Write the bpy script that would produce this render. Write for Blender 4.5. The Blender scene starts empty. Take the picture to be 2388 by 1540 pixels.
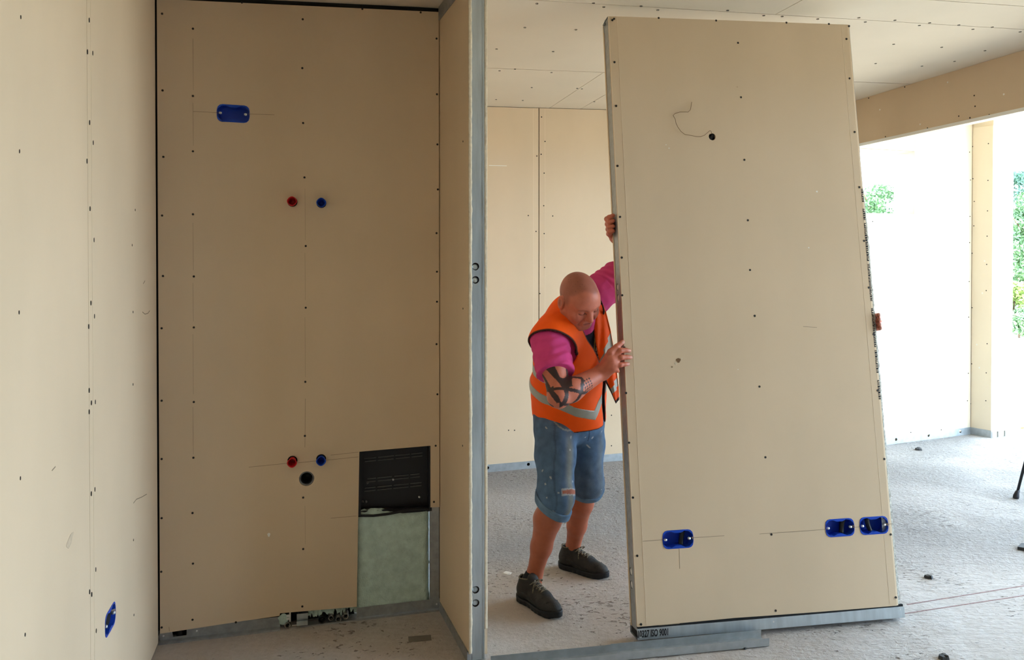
import bpy, bmesh, math, random
import numpy as np
from mathutils import Vector, Matrix
from mathutils.geometry import tessellate_polygon
random.seed(7); rng = np.random.default_rng(7)
C = bpy.context.scene.collection
SC = bpy.context.scene

# ------------------------------------------------------------------ camera, world, sun, exposure
OPEN_NEAR = -.4
FOC, HC, PITCH, SLOPE, HCEIL = 1850.0, 1.6, math.radians(.67), .022, 2.75
PV = 605 + FOC * math.tan(PITCH)
cam = bpy.data.cameras.new('camera'); cam_o = bpy.data.objects.new('camera', cam); C.objects.link(cam_o)
cam.sensor_fit = 'HORIZONTAL'; cam.sensor_width = 36; cam.lens = 36 * FOC / 2388
cam.shift_y = -(770 - PV) / 2388
cam_o.location = (0, 0, HC); cam_o.rotation_euler = (math.pi / 2 - PITCH, 0, 0)
cam.clip_start = .05; cam.clip_end = 300
SC.camera = cam_o

w = bpy.data.worlds.new('world'); SC.world = w; w.use_nodes = True
bg = w.node_tree.nodes['Background']
bg.inputs[0].default_value = (.60, .795, 1.0, 1); bg.inputs[1].default_value = 6.8
sun = bpy.data.lights.new('sun', 'SUN'); sun_o = bpy.data.objects.new('sun', sun); C.objects.link(sun_o)
sun.energy = 9; sun.angle = .009; sun.color = (1, .93, .82)
sun_o.rotation_euler = Vector((-.24, .72, -1.25)).to_track_quat('-Z', 'Y').to_euler()
VS = SC.view_settings
VS.view_transform = 'Standard'; VS.look = 'None'; VS.gamma = 1; VS.use_curve_mapping = False
VS.exposure = 1.27
SC.cycles.use_denoising = True
SC.cycles.max_bounces = 12; SC.cycles.diffuse_bounces = 8

# ------------------------------------------------------------------ pixels of the photograph -> points on real surfaces
FW = Vector((0, math.cos(PITCH), -math.sin(PITCH))); UP = Vector((0, math.sin(PITCH), math.cos(PITCH))); EYE = Vector((0, 0, HC))
def ray(u, v): return FW + Vector(((u - 1194) / FOC, 0, 0)) - UP * ((v - PV) / FOC)
def on_plane(u, v, p, n):
    d = ray(u, v); return EYE + d * ((p - EYE).dot(n) / d.dot(n))
NF = Vector((-SLOPE, 0, 1))
def on_floor(u, v, h=0): return on_plane(u, v, Vector((0, 0, h)), NF)
def on_ceil(u, v): return on_plane(u, v, Vector((0, 0, HCEIL)), NF)
def at_y(u, v, Y): return on_plane(u, v, Vector((0, Y, 0)), Vector((0, 1, 0)))
def fz(x): return SLOPE * x

# ------------------------------------------------------------------ materials
def mat(name, base, rough=.6, metal=0, noise=0, nscale=8, bump=0, bscale=60, spec=.3, stretch=None, col2=None, attr=None, extra=None):
    m = bpy.data.materials.new(name); m.use_nodes = True
    nt = m.node_tree; b = nt.nodes['Principled BSDF']
    b.inputs['Roughness'].default_value = rough; b.inputs['Metallic'].default_value = metal
    b.inputs['Specular IOR Level'].default_value = spec
    b.inputs['Base Color'].default_value = (*base, 1)
    tc = nt.nodes.new('ShaderNodeTexCoord'); mp = nt.nodes.new('ShaderNodeMapping')
    nt.links.new(tc.outputs['Object'], mp.inputs[0])
    if stretch: mp.inputs['Scale'].default_value = stretch
    src = None
    if attr:
        a = nt.nodes.new('ShaderNodeVertexColor'); a.layer_name = attr; src = a.outputs[0]
        nt.links.new(src, b.inputs['Base Color'])
    if noise:
        n = nt.nodes.new('ShaderNodeTexNoise'); n.inputs['Scale'].default_value = nscale; n.inputs['Detail'].default_value = 6
        nt.links.new(mp.outputs[0], n.inputs['Vector'])
        mx = nt.nodes.new('ShaderNodeMix'); mx.data_type = 'RGBA'
        mr = nt.nodes.new('ShaderNodeMapRange'); mr.inputs[1].default_value = .3; mr.inputs[2].default_value = .7
        nt.links.new(n.outputs[0], mr.inputs[0]); nt.links.new(mr.outputs[0], mx.inputs[0])
        if attr:
            mx.blend_type = 'MULTIPLY'
            nt.links.new(src, mx.inputs[6])
            c = 1 - noise
            mx.inputs[7].default_value = (c, c, c, 1)
        else:
            c2 = col2 or tuple(max(0, x * (1 - noise)) for x in base)
            mx.inputs[6].default_value = (*base, 1); mx.inputs[7].default_value = (*c2, 1)
        nt.links.new(mx.outputs[2], b.inputs['Base Color'])
    if bump:
        n2 = nt.nodes.new('ShaderNodeTexNoise'); n2.inputs['Scale'].default_value = bscale; n2.inputs['Detail'].default_value = 5
        nt.links.new(mp.outputs[0], n2.inputs['Vector'])
        bp = nt.nodes.new('ShaderNodeBump'); bp.inputs['Strength'].default_value = bump; bp.inputs['Distance'].default_value = .004
        nt.links.new(n2.outputs[0], bp.inputs['Height']); nt.links.new(bp.outputs[0], b.inputs['Normal'])
    if extra: extra(nt, b, mp)
    return m

M = {}
M['board'] = mat('plasterboard paper', (.64, .50, .345), .75, 0, .10, 2.2, .05, 300, .15, stretch=(1, 1, .5))
M['board_ceil'] = mat('ceiling plasterboard', (.645, .56, .445), .8, 0, .07, 2.0, .05, 200, .15)
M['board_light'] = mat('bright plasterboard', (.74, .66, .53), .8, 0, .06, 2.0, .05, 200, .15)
M['core'] = mat('gypsum core', (.66, .56, .41), .95, 0, .2, 70, .25, 120, .1)
M['galv'] = mat('galvanised steel', (.60, .66, .69), .38, .85, .22, 30, .1, 150, .5, stretch=(1, 1, .15))
M['galv_dull'] = mat('dull galvanised steel', (.40, .42, .43), .5, .7, .25, 40, .12, 200, .5)
M['track'] = mat('galvanised floor track', (.50, .54, .56), .42, .8, .2, 25, .1, 120, .5)
M['dark'] = mat('painted cavity shade', (.010, .010, .011), .9)  # near-black stands in for shade where light hardly reaches
M['screw'] = mat('phosphated screw', (.03, .027, .025), .5, .5)
M['pencil'] = mat('pencil line', (.22, .17, .11), .8)
M['blue'] = mat('blue socket plastic', (.008, .06, .46), .35, 0, .2, 20)
M['blue2'] = mat('blue cup plastic', (.008, .05, .42), .4)
M['red'] = mat('red plug plastic', (.50, .01, .015), .35)
M['white_metal'] = mat('zinc screw', (.8, .82, .82), .3, .6)
M['black_plastic'] = mat('black plastic', (.012, .012, .014), .4)
M['grey_plastic'] = mat('grey drain plastic', (.18, .18, .18), .5)
M['slot'] = mat('grey louvre edge', (.10, .10, .10), .4)
M['wool'] = mat('mineral wool', (.52, .66, .60), .95, 0, .22, 30, .8, 180, .05)
M['brass'] = mat('pipe end', (.35, .33, .30), .4, .6)
M['ink'] = mat('black ink', (.012, .012, .014), .6)
M['rubber'] = mat('black rubber', (.02, .02, .025), .6)
M['chip'] = mat('dark rubbish', (.05, .05, .05), .7, 0, .4, 40)
M['white_chip'] = mat('plaster chip', (.75, .74, .70), .8)
M['wire'] = mat('thin wire', (.16, .09, .04), .5)
M['wood'] = mat('pallet wood', (.62, .42, .22), .7, 0, .3, 12, .2, 40, .2, stretch=(1, 8, 8))
M['paper'] = mat('bare board edge paper', (.70, .575, .42), .8)
M['leaf'] = mat('tree leaves', (.15, .27, .12), .6, 0, .5, 3)
M['leaf2'] = mat('pale tree leaves', (.26, .36, .10), .6, 0, .5, 3)
M['leaf3'] = mat('dark tree leaves', (.10, .20, .14), .6, 0, .5, 3)
M['bark'] = mat('bark', (.16, .11, .07), .9, 0, .4, 20)
M['earth'] = mat('dry ground outside', (.55, .50, .40), .9, 0, .25, .6)
M['grass'] = mat('lawn grass', (.20, .30, .08), .9, 0, .4, 1.5)
M['road'] = mat('pale gravel lane', (.62, .60, .55), .9)
M['tape'] = mat('grey tape', (.16, .14, .12), .6)

def floor_extra(nt, b, mp):
    N, L = nt.nodes, nt.links
    tc = N.new('ShaderNodeTexCoord')
    def noise(scale, detail, rough, vec=None, dist=0):
        n = N.new('ShaderNodeTexNoise'); n.inputs['Scale'].default_value = scale; n.inputs['Detail'].default_value = detail; n.inputs['Roughness'].default_value = rough; n.inputs['Distortion'].default_value = dist
        L.new(vec or tc.outputs['Object'], n.inputs['Vector']); return n.outputs[0]
    def rng_(x, a0, a1, b0=0, b1=1):
        m = N.new('ShaderNodeMapRange'); L.new(x, m.inputs[0])
        for k, v in enumerate((a0, a1, b0, b1)): m.inputs[k + 1].default_value = v
        return m.outputs[0]
    def math_(op, x, y, z=None):
        m = N.new('ShaderNodeMath'); m.operation = op
        for k, v in enumerate((x, y, z)):
            if v is None: continue
            if hasattr(v, 'links'): L.new(v, m.inputs[k])
            else: m.inputs[k].default_value = v
        return m.outputs[0]
    rot = N.new('ShaderNodeMapping'); rot.inputs['Rotation'].default_value = (0, 0, math.radians(38)); rot.inputs['Scale'].default_value = (1, 3.6, 1)
    L.new(tc.outputs['Object'], rot.inputs[0])
    pos = N.new('ShaderNodeSeparateXYZ'); L.new(tc.outputs['Object'], pos.inputs[0])
    rake = noise(9, 6, .62, rot.outputs[0], .4)
    grit = noise(42, 6, .66)
    far = rng_(pos.outputs[1], 3.9, 4.5)
    rot2 = N.new('ShaderNodeMapping'); rot2.inputs['Rotation'].default_value = (0, 0, math.radians(38)); rot2.inputs['Scale'].default_value = (1, 1.5, 1); L.new(tc.outputs['Object'], rot2.inputs[0])
    p1 = noise(26, 3, .55, rot.outputs[0], .6); p2 = noise(34, 3, .55, rot2.outputs[0], .3)
    pn_ = N.new('ShaderNodeMix'); L.new(rng_(pos.outputs[0], .9, 1.6), pn_.inputs[0]); L.new(p2, pn_.inputs[2]); L.new(p1, pn_.inputs[3])
    thr = rng_(noise(1.6, 3, .5), .4, .62, .24, .37)
    pits = rng_(math_('SUBTRACT', pn_.outputs[0], thr), -.01, .045)          # torn little holes
    rough = rng_(noise(1.1, 3, .5), .42, .58)
    side = rng_(pos.outputs[0], .7, 1.8)
    rk = math_('MULTIPLY', rake, math_('ADD', math_('MULTIPLY', side, .65), .2))
    h = math_('ADD', rk, math_('MULTIPLY', grit, math_('ADD', math_('MULTIPLY', far, 1.9), .4)))
    h = math_('ADD', h, math_('MULTIPLY', pits, .45))
    amp = math_('ADD', math_('MULTIPLY', rough, .55), .45)
    h = math_('MULTIPLY', h, amp)
    bp = N.new('ShaderNodeBump'); bp.inputs['Strength'].default_value = 1.0; bp.inputs['Distance'].default_value = .030
    L.new(h, bp.inputs['Height']); L.new(bp.outputs[0], b.inputs['Normal'])
    cr = N.new('ShaderNodeValToRGB')
    cr.color_ramp.elements[0].position = .25; cr.color_ramp.elements[0].color = (.38, .35, .32, 1)
    cr.color_ramp.elements[1].position = .75; cr.color_ramp.elements[1].color = (.53, .51, .49, 1)
    L.new(math_('ADD', math_('MULTIPLY', rake, .25), math_('MULTIPLY', grit, .75)), cr.inputs[0])
    mp_ = N.new('ShaderNodeMix'); mp_.data_type = 'RGBA'; L.new(pits, mp_.inputs[0]); mp_.inputs[6].default_value = (.20, .18, .165, 1); L.new(cr.outputs[0], mp_.inputs[7])
    mx = N.new('ShaderNodeMix'); mx.data_type = 'RGBA'
    dust = rng_(noise(1.3, 4, .5), .36, .62, 0, .7)
    L.new(math_('MULTIPLY', math_('MULTIPLY', dust, rng_(pos.outputs[0], 1.6, .4)), rng_(far, 0, 1, 1, .25)), mx.inputs[0]); L.new(mp_.outputs[2], mx.inputs[6]); mx.inputs[7].default_value = (.47, .38, .315, 1)
    L.new(mx.outputs[2], b.inputs['Base Color'])
M['floor'] = mat('raked rough screed', (.5, .48, .45), .95, spec=.1, extra=floor_extra)

# ------------------------------------------------------------------ mesh helpers
class MB:
    def __init__(s): s.v = []; s.f = []; s.sm = []; s.mi = []
    def add(s, vs, fs, smooth=False, T=None, mi=0):
        o = len(s.v)
        s.v += [tuple(T @ Vector(p)) if T is not None else tuple(p) for p in vs]
        s.f += [tuple(i + o for i in f) for f in fs]; s.sm += [smooth] * len(fs); s.mi += [mi] * len(fs)
        return s
    def box(s, x0, x1, y0, y1, z0, z1, T=None, mi=0):
        vs = [(x, y, z) for z in (z0, z1) for y in (y0, y1) for x in (x0, x1)]
        return s.add(vs, [(0, 2, 3, 1), (4, 5, 7, 6), (0, 1, 5, 4), (2, 6, 7, 3), (0, 4, 6, 2), (1, 3, 7, 5)], T=T, mi=mi)
    def hexa(s, b, t, mi=0):
        return s.add(list(b) + list(t), [(3, 2, 1, 0), (4, 5, 6, 7), (0, 1, 5, 4), (1, 2, 6, 5), (2, 3, 7, 6), (3, 0, 4, 7)], mi=mi)
    def plate(s, outer, holes, y0, y1, T=None, mi=0):
        loops = [[Vector((p[0], p[1], 0)) for p in l] for l in [outer] + list(holes)]
        tris = tessellate_polygon(loops); flat = [p for l in loops for p in l]; n = len(flat)
        vs = [(p.x, y0, p.y) for p in flat] + [(p.x, y1, p.y) for p in flat]
        fs = []
        for a, b, c in tris:
            nz = (flat[b] - flat[a]).cross(flat[c] - flat[a]).z
            if nz < 0: b, c = c, b
            fs += [(a, b, c), (a + n, c + n, b + n)]
        o = 0
        for k, l in enumerate(loops):
            m = len(l); area = sum(l[i].x * l[(i + 1) % m].y - l[(i + 1) % m].x * l[i].y for i in range(m))
            for i in range(m):
                a, b = o + i, o + (i + 1) % m
                if (area > 0) != (k == 0): a, b = b, a
                fs.append((b, a, a + n, b + n))
            o += m
        return s.add(vs, fs, T=T, mi=mi)
    def tube(s, pts, r, n=8, smooth=True, caps=True, T=None, mi=0):
        pts = [Vector(p) for p in pts]; rs = r if hasattr(r, '__len__') else [r] * len(pts)
        vs = []; fs = []; prev = None
        for i, p in enumerate(pts):
            t = (pts[min(i + 1, len(pts) - 1)] - pts[max(i - 1, 0)]).normalized()
            if prev is None:
                a = Vector((0, 0, 1)) if abs(t.z) < .9 else Vector((1, 0, 0)); prev = t.cross(a).normalized()
            prev = (prev - t * prev.dot(t)).normalized(); q = t.cross(prev)
            for k in range(n):
                an = 2 * math.pi * k / n; vs.append(p + (prev * math.cos(an) + q * math.sin(an)) * rs[i])
        for i in range(len(pts) - 1):
            for k in range(n):
                a = i * n + k; b = i * n + (k + 1) % n; fs.append((a, b, b + n, a + n))
        if caps: fs += [tuple(range(n))[::-1], tuple((len(pts) - 1) * n + k for k in range(n))]
        return s.add(vs, fs, smooth, T, mi)
    def lathe(s, prof, n=24, smooth=True, T=None, mi=0, wave=0):   # profile (r, y) round the local Y axis
        vs = []; fs = []
        for r, y in prof:
            for k in range(n):
                an = 2 * math.pi * k / n; rr = r * (1 + wave * math.cos(4 * an) * (1 if y < -.02 else 0)); vs.append((rr * math.cos(an), y, rr * math.sin(an)))
        for i in range(len(prof) - 1):
            for k in range(n):
                a = i * n + k; b = i * n + (k + 1) % n; fs.append((a, b, b + n, a + n))
        return s.add(vs, fs, smooth, T, mi)
    def build(s, name, m, parent=None, mw=None):
        me = bpy.data.meshes.new(name)
        me.from_pydata(s.v, [], s.f)
        for mm in (m if isinstance(m, (list, tuple)) else [m]): me.materials.append(mm)
        me.polygons.foreach_set('use_smooth', s.sm); me.polygons.foreach_set('material_index', s.mi)
        me.update()
        return link(name, me, parent, mw)
def link(name, data, parent=None, mw=None):
    o = bpy.data.objects.new(name, data); C.objects.link(o)
    if parent is not None: o.parent = parent
    if mw is not None: o.matrix_basis = mw
    return o
def tag(o, label=None, cat=None, group=None, kind=None):
    for k, x in (('label', label), ('category', cat), ('group', group), ('kind', kind)):
        if x: o[k] = x
    return o
def empty(name, mw=None, **k):
    o = link(name, None, None, mw); o.empty_display_size = .1
    return tag(o, **k)
def frame(o, x, y=None):      # X along the wall, Z up, Y into the wall
    x = Vector((x.x, x.y, 0)).normalized(); z = Vector((0, 0, 1)); y = z.cross(x)
    m = Matrix((x, y, z)).transposed().to_4x4(); m.translation = o
    return m
class Face:                    # a wall face: local coordinates of points seen in the photograph
    def __init__(s, p, q, flip=False):
        s.m = frame(p, q - p); s.p = p; s.n = s.m.to_3x3() @ Vector((0, 1, 0)); s.i = s.m.inverted()
    def at(s, u, v, d=0):
        l = s.i @ on_plane(u, v, s.p + s.n * d, s.n); return (l.x, l.z)
    def floor(s, x): return fz((s.m @ Vector((x, 0, 0))).x) - s.p.z
    def ceil(s, x): return s.floor(x) + HCEIL
def rrect(cx, cz, hw, hh, r, n=5):
    out = []
    for sx, sz, a0 in ((1, 1, 0), (-1, 1, 90), (-1, -1, 180), (1, -1, 270)):
        for k in range(n):
            a = math.radians(a0 + 90 * k / (n - 1)); out.append((cx + sx * (hw - r) + r * math.cos(a), cz + sz * (hh - r) + r * math.sin(a)))
    return out
def circle(cx, cz, r, n=24): return [(cx + r * math.cos(2 * math.pi * k / n), cz + r * math.sin(2 * math.pi * k / n)) for k in range(n)]
screw_me = None
def screw(parent, x, z, y=0, r=.0042, name='screw'):
    global screw_me
    if screw_me is None:
        b = MB(); n = 8
        b.add([(0, -.0006, 0)] + [(math.cos(2 * math.pi * k / n), -.0012, math.sin(2 * math.pi * k / n)) for k in range(n)] + [(math.cos(2 * math.pi * k / n) * 1.05, .002, math.sin(2 * math.pi * k / n) * 1.05) for k in range(n)],
              [(0, 1 + (k + 1) % n, 1 + k) for k in range(n)] + [(1 + k, 1 + (k + 1) % n, 9 + (k + 1) % n, 9 + k) for k in range(n)])
        o = b.build('screw', M['screw'], parent); screw_me = o.data
    else: o = link(name, screw_me, parent)
    o.matrix_basis = Matrix.Translation((x, y, z)) @ Matrix.Diagonal((r, 1, r, 1))
    return o
def strip(parent, pts, wdt, m, name='pencil_line', y=-.0006):
    b = MB()
    for (x0, z0), (x1, z1) in zip(pts, pts[1:]):
        d = Vector((x1 - x0, z1 - z0)); n = Vector((-d.y, d.x)).normalized() * wdt / 2
        b.plate([(x0 - n.x, z0 - n.y), (x1 - n.x, z1 - n.y), (x1 + n.x, z1 + n.y), (x0 + n.x, z0 + n.y)], [], y, y + .0012)
    return b.build(name, m, parent)
def peanut(a=.0345, r=.0335, n=9, k=1.0):
    pts = []
    for sgn, a0 in ((1, -130), (-1, 50)):
        for i in range(n):
            t = math.radians(a0 + 260 * i / (n - 1)); pts.append((sgn * a * k + r * math.cos(t), r * math.sin(t)))
    return pts
def socket_box(parent, x, z, rot=0, conduit=0, part=False):
    """double flush box: flange, two joined cups, screws and a corrugated conduit"""
    T = Matrix.Translation((x, 0, z)) @ Matrix.Rotation(rot, 4, 'Y')
    inner = peanut()
    fl = MB(); fl.plate(rrect(0, 0, .0665, .0375, .022, 4), [inner], -.0016, .003)
    f = fl.build('socket_box' if part else 'flange', M['blue'], parent, T)
    par, TT = (f, Matrix()) if part else (parent, T)
    c = MB(); n = len(inner); vs = [(p[0], .0, p[1]) for p in inner] + [(p[0] * .95, .045, p[1] * .95) for p in inner]
    c.add(vs, [(i, (i + 1) % n, n + (i + 1) % n, n + i) for i in range(n)] + [tuple(range(n, 2 * n))])
    cb = c.build('cup', M['blue2'], par, TT)
    for sx in (-.053, .05):
        s = MB(); s.lathe([(.0001, -.004), (.0045, -.0035), (.005, -.001), (.005, .008), (.0001, .008)], 10)
        s.box(-.006, .006, .001, .0022, -.004, .004)
        s.build('screw', M['white_metal'], par, TT @ Matrix.Translation((sx, 0, 0)))
    if conduit:
        pts = []; rs = []
        for i in range(25):
            t = i / 24; pts.append((.006 + conduit * .012 + .012 * conduit * t, .022 + .004 * math.sin(t * 3), -.028 + .056 * t)); rs.append(.0105 if i % 2 else .0088)
        k = MB(); k.tube(pts, rs, 10); k.build('conduit', M['black_plastic'], par, TT)
    return f

# ------------------------------------------------------------------ plan of the rooms, from the floor points seen in the photograph
A = on_floor(369, 1503); B = on_floor(1027, 1425); PC = on_floor(1093, 1545)
D = on_floor(1137, 1102); E = on_floor(1443, 1075)
W1 = on_floor(2075, 1037); W2 = on_floor(2263, 1013); W3 = on_floor(2311, 1022); W4 = on_floor(2359, 1016)
TH = math.radians(14); E1 = Vector((math.cos(TH), math.sin(TH), 0)); E2 = Vector((-math.sin(TH), math.cos(TH), 0))
def room(a, b): return E1 * a + E2 * b     # room axes
def flat(p): return Vector((p.x, p.y, 0))
def ra(p): return p.dot(E1)
def rb(p): return p.dot(E2)

# floor slab
fl = MB()
NX = 2
x0, x1, y0, y1 = -4.2, 6.4, -4.2, 8.2
corners = [room(-3.0, -4.0), room(6.0, -4.0), room(6.0, 7.2), room(-3.0, 7.2)]
fl.hexa([(p.x, p.y, fz(p.x) - .12) for p in corners], [(p.x, p.y, fz(p.x)) for p in corners])
tag(fl.build('floor', M['floor']), kind='structure')

# ceiling: backing slab and plasterboards with open joints
ce = MB(); ce.hexa([(p.x, p.y, fz(p.x) + HCEIL + .0135) for p in corners], [(p.x, p.y, fz(p.x) + HCEIL + .2) for p in corners])
ceil_o = tag(ce.build('ceiling', M['dark']), kind='structure')  # black slab paints the shade in the open joints
def ceil_board(a0, a1, b0, b1, g=.0022):
    h = .006 if b0 == J1 else .003; h2 = .006 if b1 == J1 else .003
    q = [room(a0 + g, b0 + h), room(a1 - g, b0 + h), room(a1 - g, b1 - h2), room(a0 + g, b1 - h2)]
    m = MB(); m.hexa([(p.x, p.y, fz(p.x) + HCEIL) for p in q], [(p.x, p.y, fz(p.x) + HCEIL + .0135) for p in q])
    return m.build('plasterboard', M['board_ceil'], ceil_o)
J1, J2, J3, J0 = rb(on_ceil(1300, 165)), rb(on_ceil(1990, 45)), rb(on_ceil(2288, 8)), 7.2
cA = ra(on_ceil(1300, 240)); cB = ra(on_ceil(1830, 22))
for b0, b1, cuts in ((J1, J0, (-3.0, -.7, cA, 2.0, 4.2, 6.0)), (J2, J1, (-3.0, -1.4, 4.1, 6.0)), (J3, J2, (-3.0, -1.0, cB, 3.9, 6.0)),
                     (J3 - 1.25, J3, (-3.0, -.3, 2.2, 6.0)), (J3 - 2.5, J3 - 1.25, (-3.0, 1.2, 3.7, 6.0)), (J3 - 3.75, J3 - 2.5, (-3.0, .3, 2.8, 6.0)), (-4.0, J3 - 3.75, (-3.0, 1.5, 6.0))):
    for a0, a1 in zip(cuts, cuts[1:]): ceil_board(a0, a1, b0, b1)
def ceil_screw(u, v):
    p = on_ceil(u, v); o = screw(ceil_o, 0, 0)
    o.matrix_basis = Matrix.Translation((p.x, p.y, fz(p.x) + HCEIL)) @ Matrix.Rotation(TH, 4, 'Z') @ Matrix.Rotation(-math.pi / 2, 4, 'X') @ Matrix.Diagonal((.0065, 1, .0065, 1))
for u, v in ((1224, 64), (1343, 69), (1158, 114), (1290, 120), (1240, 204), (1219, 234), (1157, 232), (1386, 237), (1165, 165), (1286, 169), (1201, 161), (1346, 206), (1357, 207),
             (1252, 8), (1408, 16), (1495, 14), (1384, 7), (1534, 23), (1697, 24), (1781, 36), (1824, 38), (1907, 44), (2003, 41), (2018, 51), (2087, 47), (2144, 59), (2168, 53), (2236, 58), (2269, 68), (2314, 63), (2379, 74),
             (2084, 103), (2196, 110), (2042, 148), (2150, 154), (2226, 143), (2297, 118)): ceil_screw(u, v)

# ------------------------------------------------------------------ niche back wall
Wn = Face(A, B); LB = (B - A).length
wb = empty('wall_back', Wn.m, kind='structure')
g = .0075
def P(u, v): return Wn.at(u, v)
topz = lambda x: Wn.ceil(x) - .022
cabL0, cabL1 = P(838, 1054), P(832, 1416); cabR0, cabR1 = P(1004, 1040), P(1004, 1184)
edge = P(1026, 1183)
xr = LB - .004
outer = [P(371, 1479), P(560, 1450), P(652, 1437), P(653, 1431), P(664, 1430), P(828, 1416), (cabL1[0], cabL1[1]), (cabL0[0], cabL0[1]), cabR0, cabR1, (xr, edge[1]), (xr, topz(xr)), (g, topz(g))]
outer[0] = (g, outer[0][1])
holes = []
sock_n = P(544, 265)
holes.append([(sock_n[0] + p[0], sock_n[1] + p[1]) for p in rrect(0, 0, .0660, .0368, .0215, 4)])
pipes = [('red', (682, 471)), ('blue', (749.5, 474)), ('red', (682, 1082)), ('blue', (749, 1078))]
for _, q in pipes:
    c = P(*q) if q[1] < 800 else P(q[0], q[1] - 7)
    holes.append(circle(c[0], c[1], .0215, 16))
drain = P(715, 1117); holes.append(circle(drain[0], drain[1], .0325, 24))
b = MB(); b.plate(outer, holes, 0, .0125); b.build('plasterboard', M['board'], wb)
# backing and frame behind the board, blackened to paint the cavity's shade
bk = MB(); bk.box(-.005, cabL1[0] - .01, .075, .085, 0, HCEIL - .03); bk.box(cabL1[0] - .01, LB + .01, .075, .085, cabL0[1], HCEIL - .03); bk.box(-.012, g + .02, .013, .03, .05, HCEIL - .02); bk.box(LB - .03, LB + .004, .0128, .05, edge[1], HCEIL - .02)
bk.box(0, LB, .0135, .03, topz(0) - .01, topz(LB) + .02)
bk.build('cavity_shade', M['dark'], wb)
ws = MB(); N1, N2 = 22, 34
zb0 = Wn.floor(.9) + .02
vs = []; 
for j in range(N2 + 1):
    for i in range(N1 + 1):
        x = cabL1[0] - .012 + (xr - .045 - cabL1[0] + .012) * i / N1; z0 = zb0; z1 = P(900, 1198)[1] + .012 * math.sin(i * .28) - .004 * i / N1 + .004
        z = z0 + (z1 - z0) * j / N2
        edgef = min(i, N1 - i, j, N2 - j); vs.append((x + rng.normal() * .0015, .019 + rng.normal() * .0022 + (.02 if edgef == 0 else 0), z + rng.normal() * .0015))
ws.add(vs, [(j * (N1 + 1) + i, j * (N1 + 1) + i + 1, (j + 1) * (N1 + 1) + i + 1, (j + 1) * (N1 + 1) + i) for j in range(N2) for i in range(N1)], True)
ws.build('insulation_batt', M['wool'], wb)
wt = MB(); nn = 40
p0, p1 = P(718, 1430), P(832, 1416)
vs = []
for i in range(nn + 1):
    t = i / nn; x = p0[0] + (p1[0] - p0[0]) * t; z = p0[1] + (p1[1] - p0[1]) * t
    for k in range(4): vs.append((x, .010 + .004 * k + rng.normal() * .002, z + .012 - .011 * k * (1 + .35 * rng.normal())))
wt.add(vs, [(i * 4 + k, i * 4 + 4 + k, i * 4 + 5 + k, i * 4 + 1 + k) for i in range(nn) for k in range(3)], True)
q = P(661, 1447)
wt.add([(q[0] + .022 * math.cos(a) * (1 + .2 * math.sin(5 * a)), .009, q[1] + .026 * math.sin(a)) for a in np.linspace(0, 6.2, 14)] + [(q[0], -.003, q[1])], [(i, (i + 1) % 14, 14) for i in range(14)], True)
tag(wt.build('wool_tuft', M['wool'], wb), kind='stuff')
# floor track of the niche: flange pieces, with the cut-out where the conduit comes up
tk = MB()
f0 = lambda x: Wn.floor(x)
n0, n1 = P(398, 1478), P(434, 1476)
zt = lambda x: f0(x) + .052
def seg(x0, x1, ya=.0126, yb=.0136, zl=.008, top=None):
    t0, t1 = (top or zt)(x0), (top or zt)(x1)
    tk.hexa([(x0, ya, f0(x0) + zl), (x1, ya, f0(x1) + zl), (x1, yb, f0(x1) + zl), (x0, yb, f0(x0) + zl)], [(x0, ya, t0), (x1, ya, t1), (x1, yb, t1), (x0, yb, t0)])
xg0, xg1, xg2 = P(653, 1450)[0], P(832, 1430)[0], LB - .002
low = lambda x: f0(x) + .018
seg(.004, n0[0]); seg(n0[0], n1[0], top=low); seg(n1[0], xg0); seg(xg1, xg2)
tk.hexa([(n0[0], .0126, low(n0[0])), (n0[0] + .008, .0126, low(n0[0])), (n0[0] + .008, .0136, low(n0[0])), (n0[0], .0136, low(n0[0]))], [(n0[0], .0126, zt(n0[0])), (n0[0] + .001, .0126, zt(n0[0])), (n0[0] + .001, .0136, zt(n0[0])), (n0[0], .0136, zt(n0[0]))])
tk.hexa([(.004, -.012, f0(0) - .004), (xg0, -.012, f0(xg0) - .004), (xg0, .0136, f0(xg0) - .004), (.004, .0136, f0(0) - .004)], [(.004, -.012, f0(0) + .0075), (xg0, -.012, f0(xg0) + .0075), (xg0, .0136, f0(xg0) + .0085), (.004, .0136, f0(0) + .0085)])
xh = P(700, 1452)[0]
tk.hexa([(xh, -.004, f0(xh) - .004), (xg2, -.004, f0(xg2) - .004), (xg2, .03, f0(xg2) - .004), (xh, .03, f0(xh) - .004)], [(xh, -.004, f0(xh) + .006), (xg2, -.004, f0(xg2) + .006), (xg2, .03, f0(xg2) + .006), (xh, .03, f0(xh) + .006)])
tk.build('floor_track', M['galv_dull'], wb)
st = MB(); c0 = P(1004, 1300)[0]
st.box(c0, xr, .013, .0142, zt(xr) - .03, edge[1] + .05); st.box(c0 - .001, c0, .013, .06, zt(xr) - .03, edge[1] + .05)
st.build('stud', M['galv_dull'], wb)
bx = MB(); u0, u1 = P(692, 1434), P(718, 1455)
bx.box(u0[0], u1[0], .004, .0056, u1[1], u0[1] + .0); bx.box(u0[0] + .004, u1[0], .0056, .05, u0[1] - .002, u0[1]); bx.box(u0[0], u1[0], -.012, -.0104, u1[1], (u0[1] + u1[1]) / 2 - .004); bx.box(u0[0], u1[0], -.012, .006, u1[1] - .001, u1[1])
bx.build('steel_bracket', M['galv'], wb)
cl = MB()
for (a, c) in (((668, 1436), (676, 1440)), ((668, 1443), (676, 1447))):
    q0, q1 = P(*a), P(*c); cl.box(q0[0], q1[0], .004, .012, q1[1], q0[1])
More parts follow.
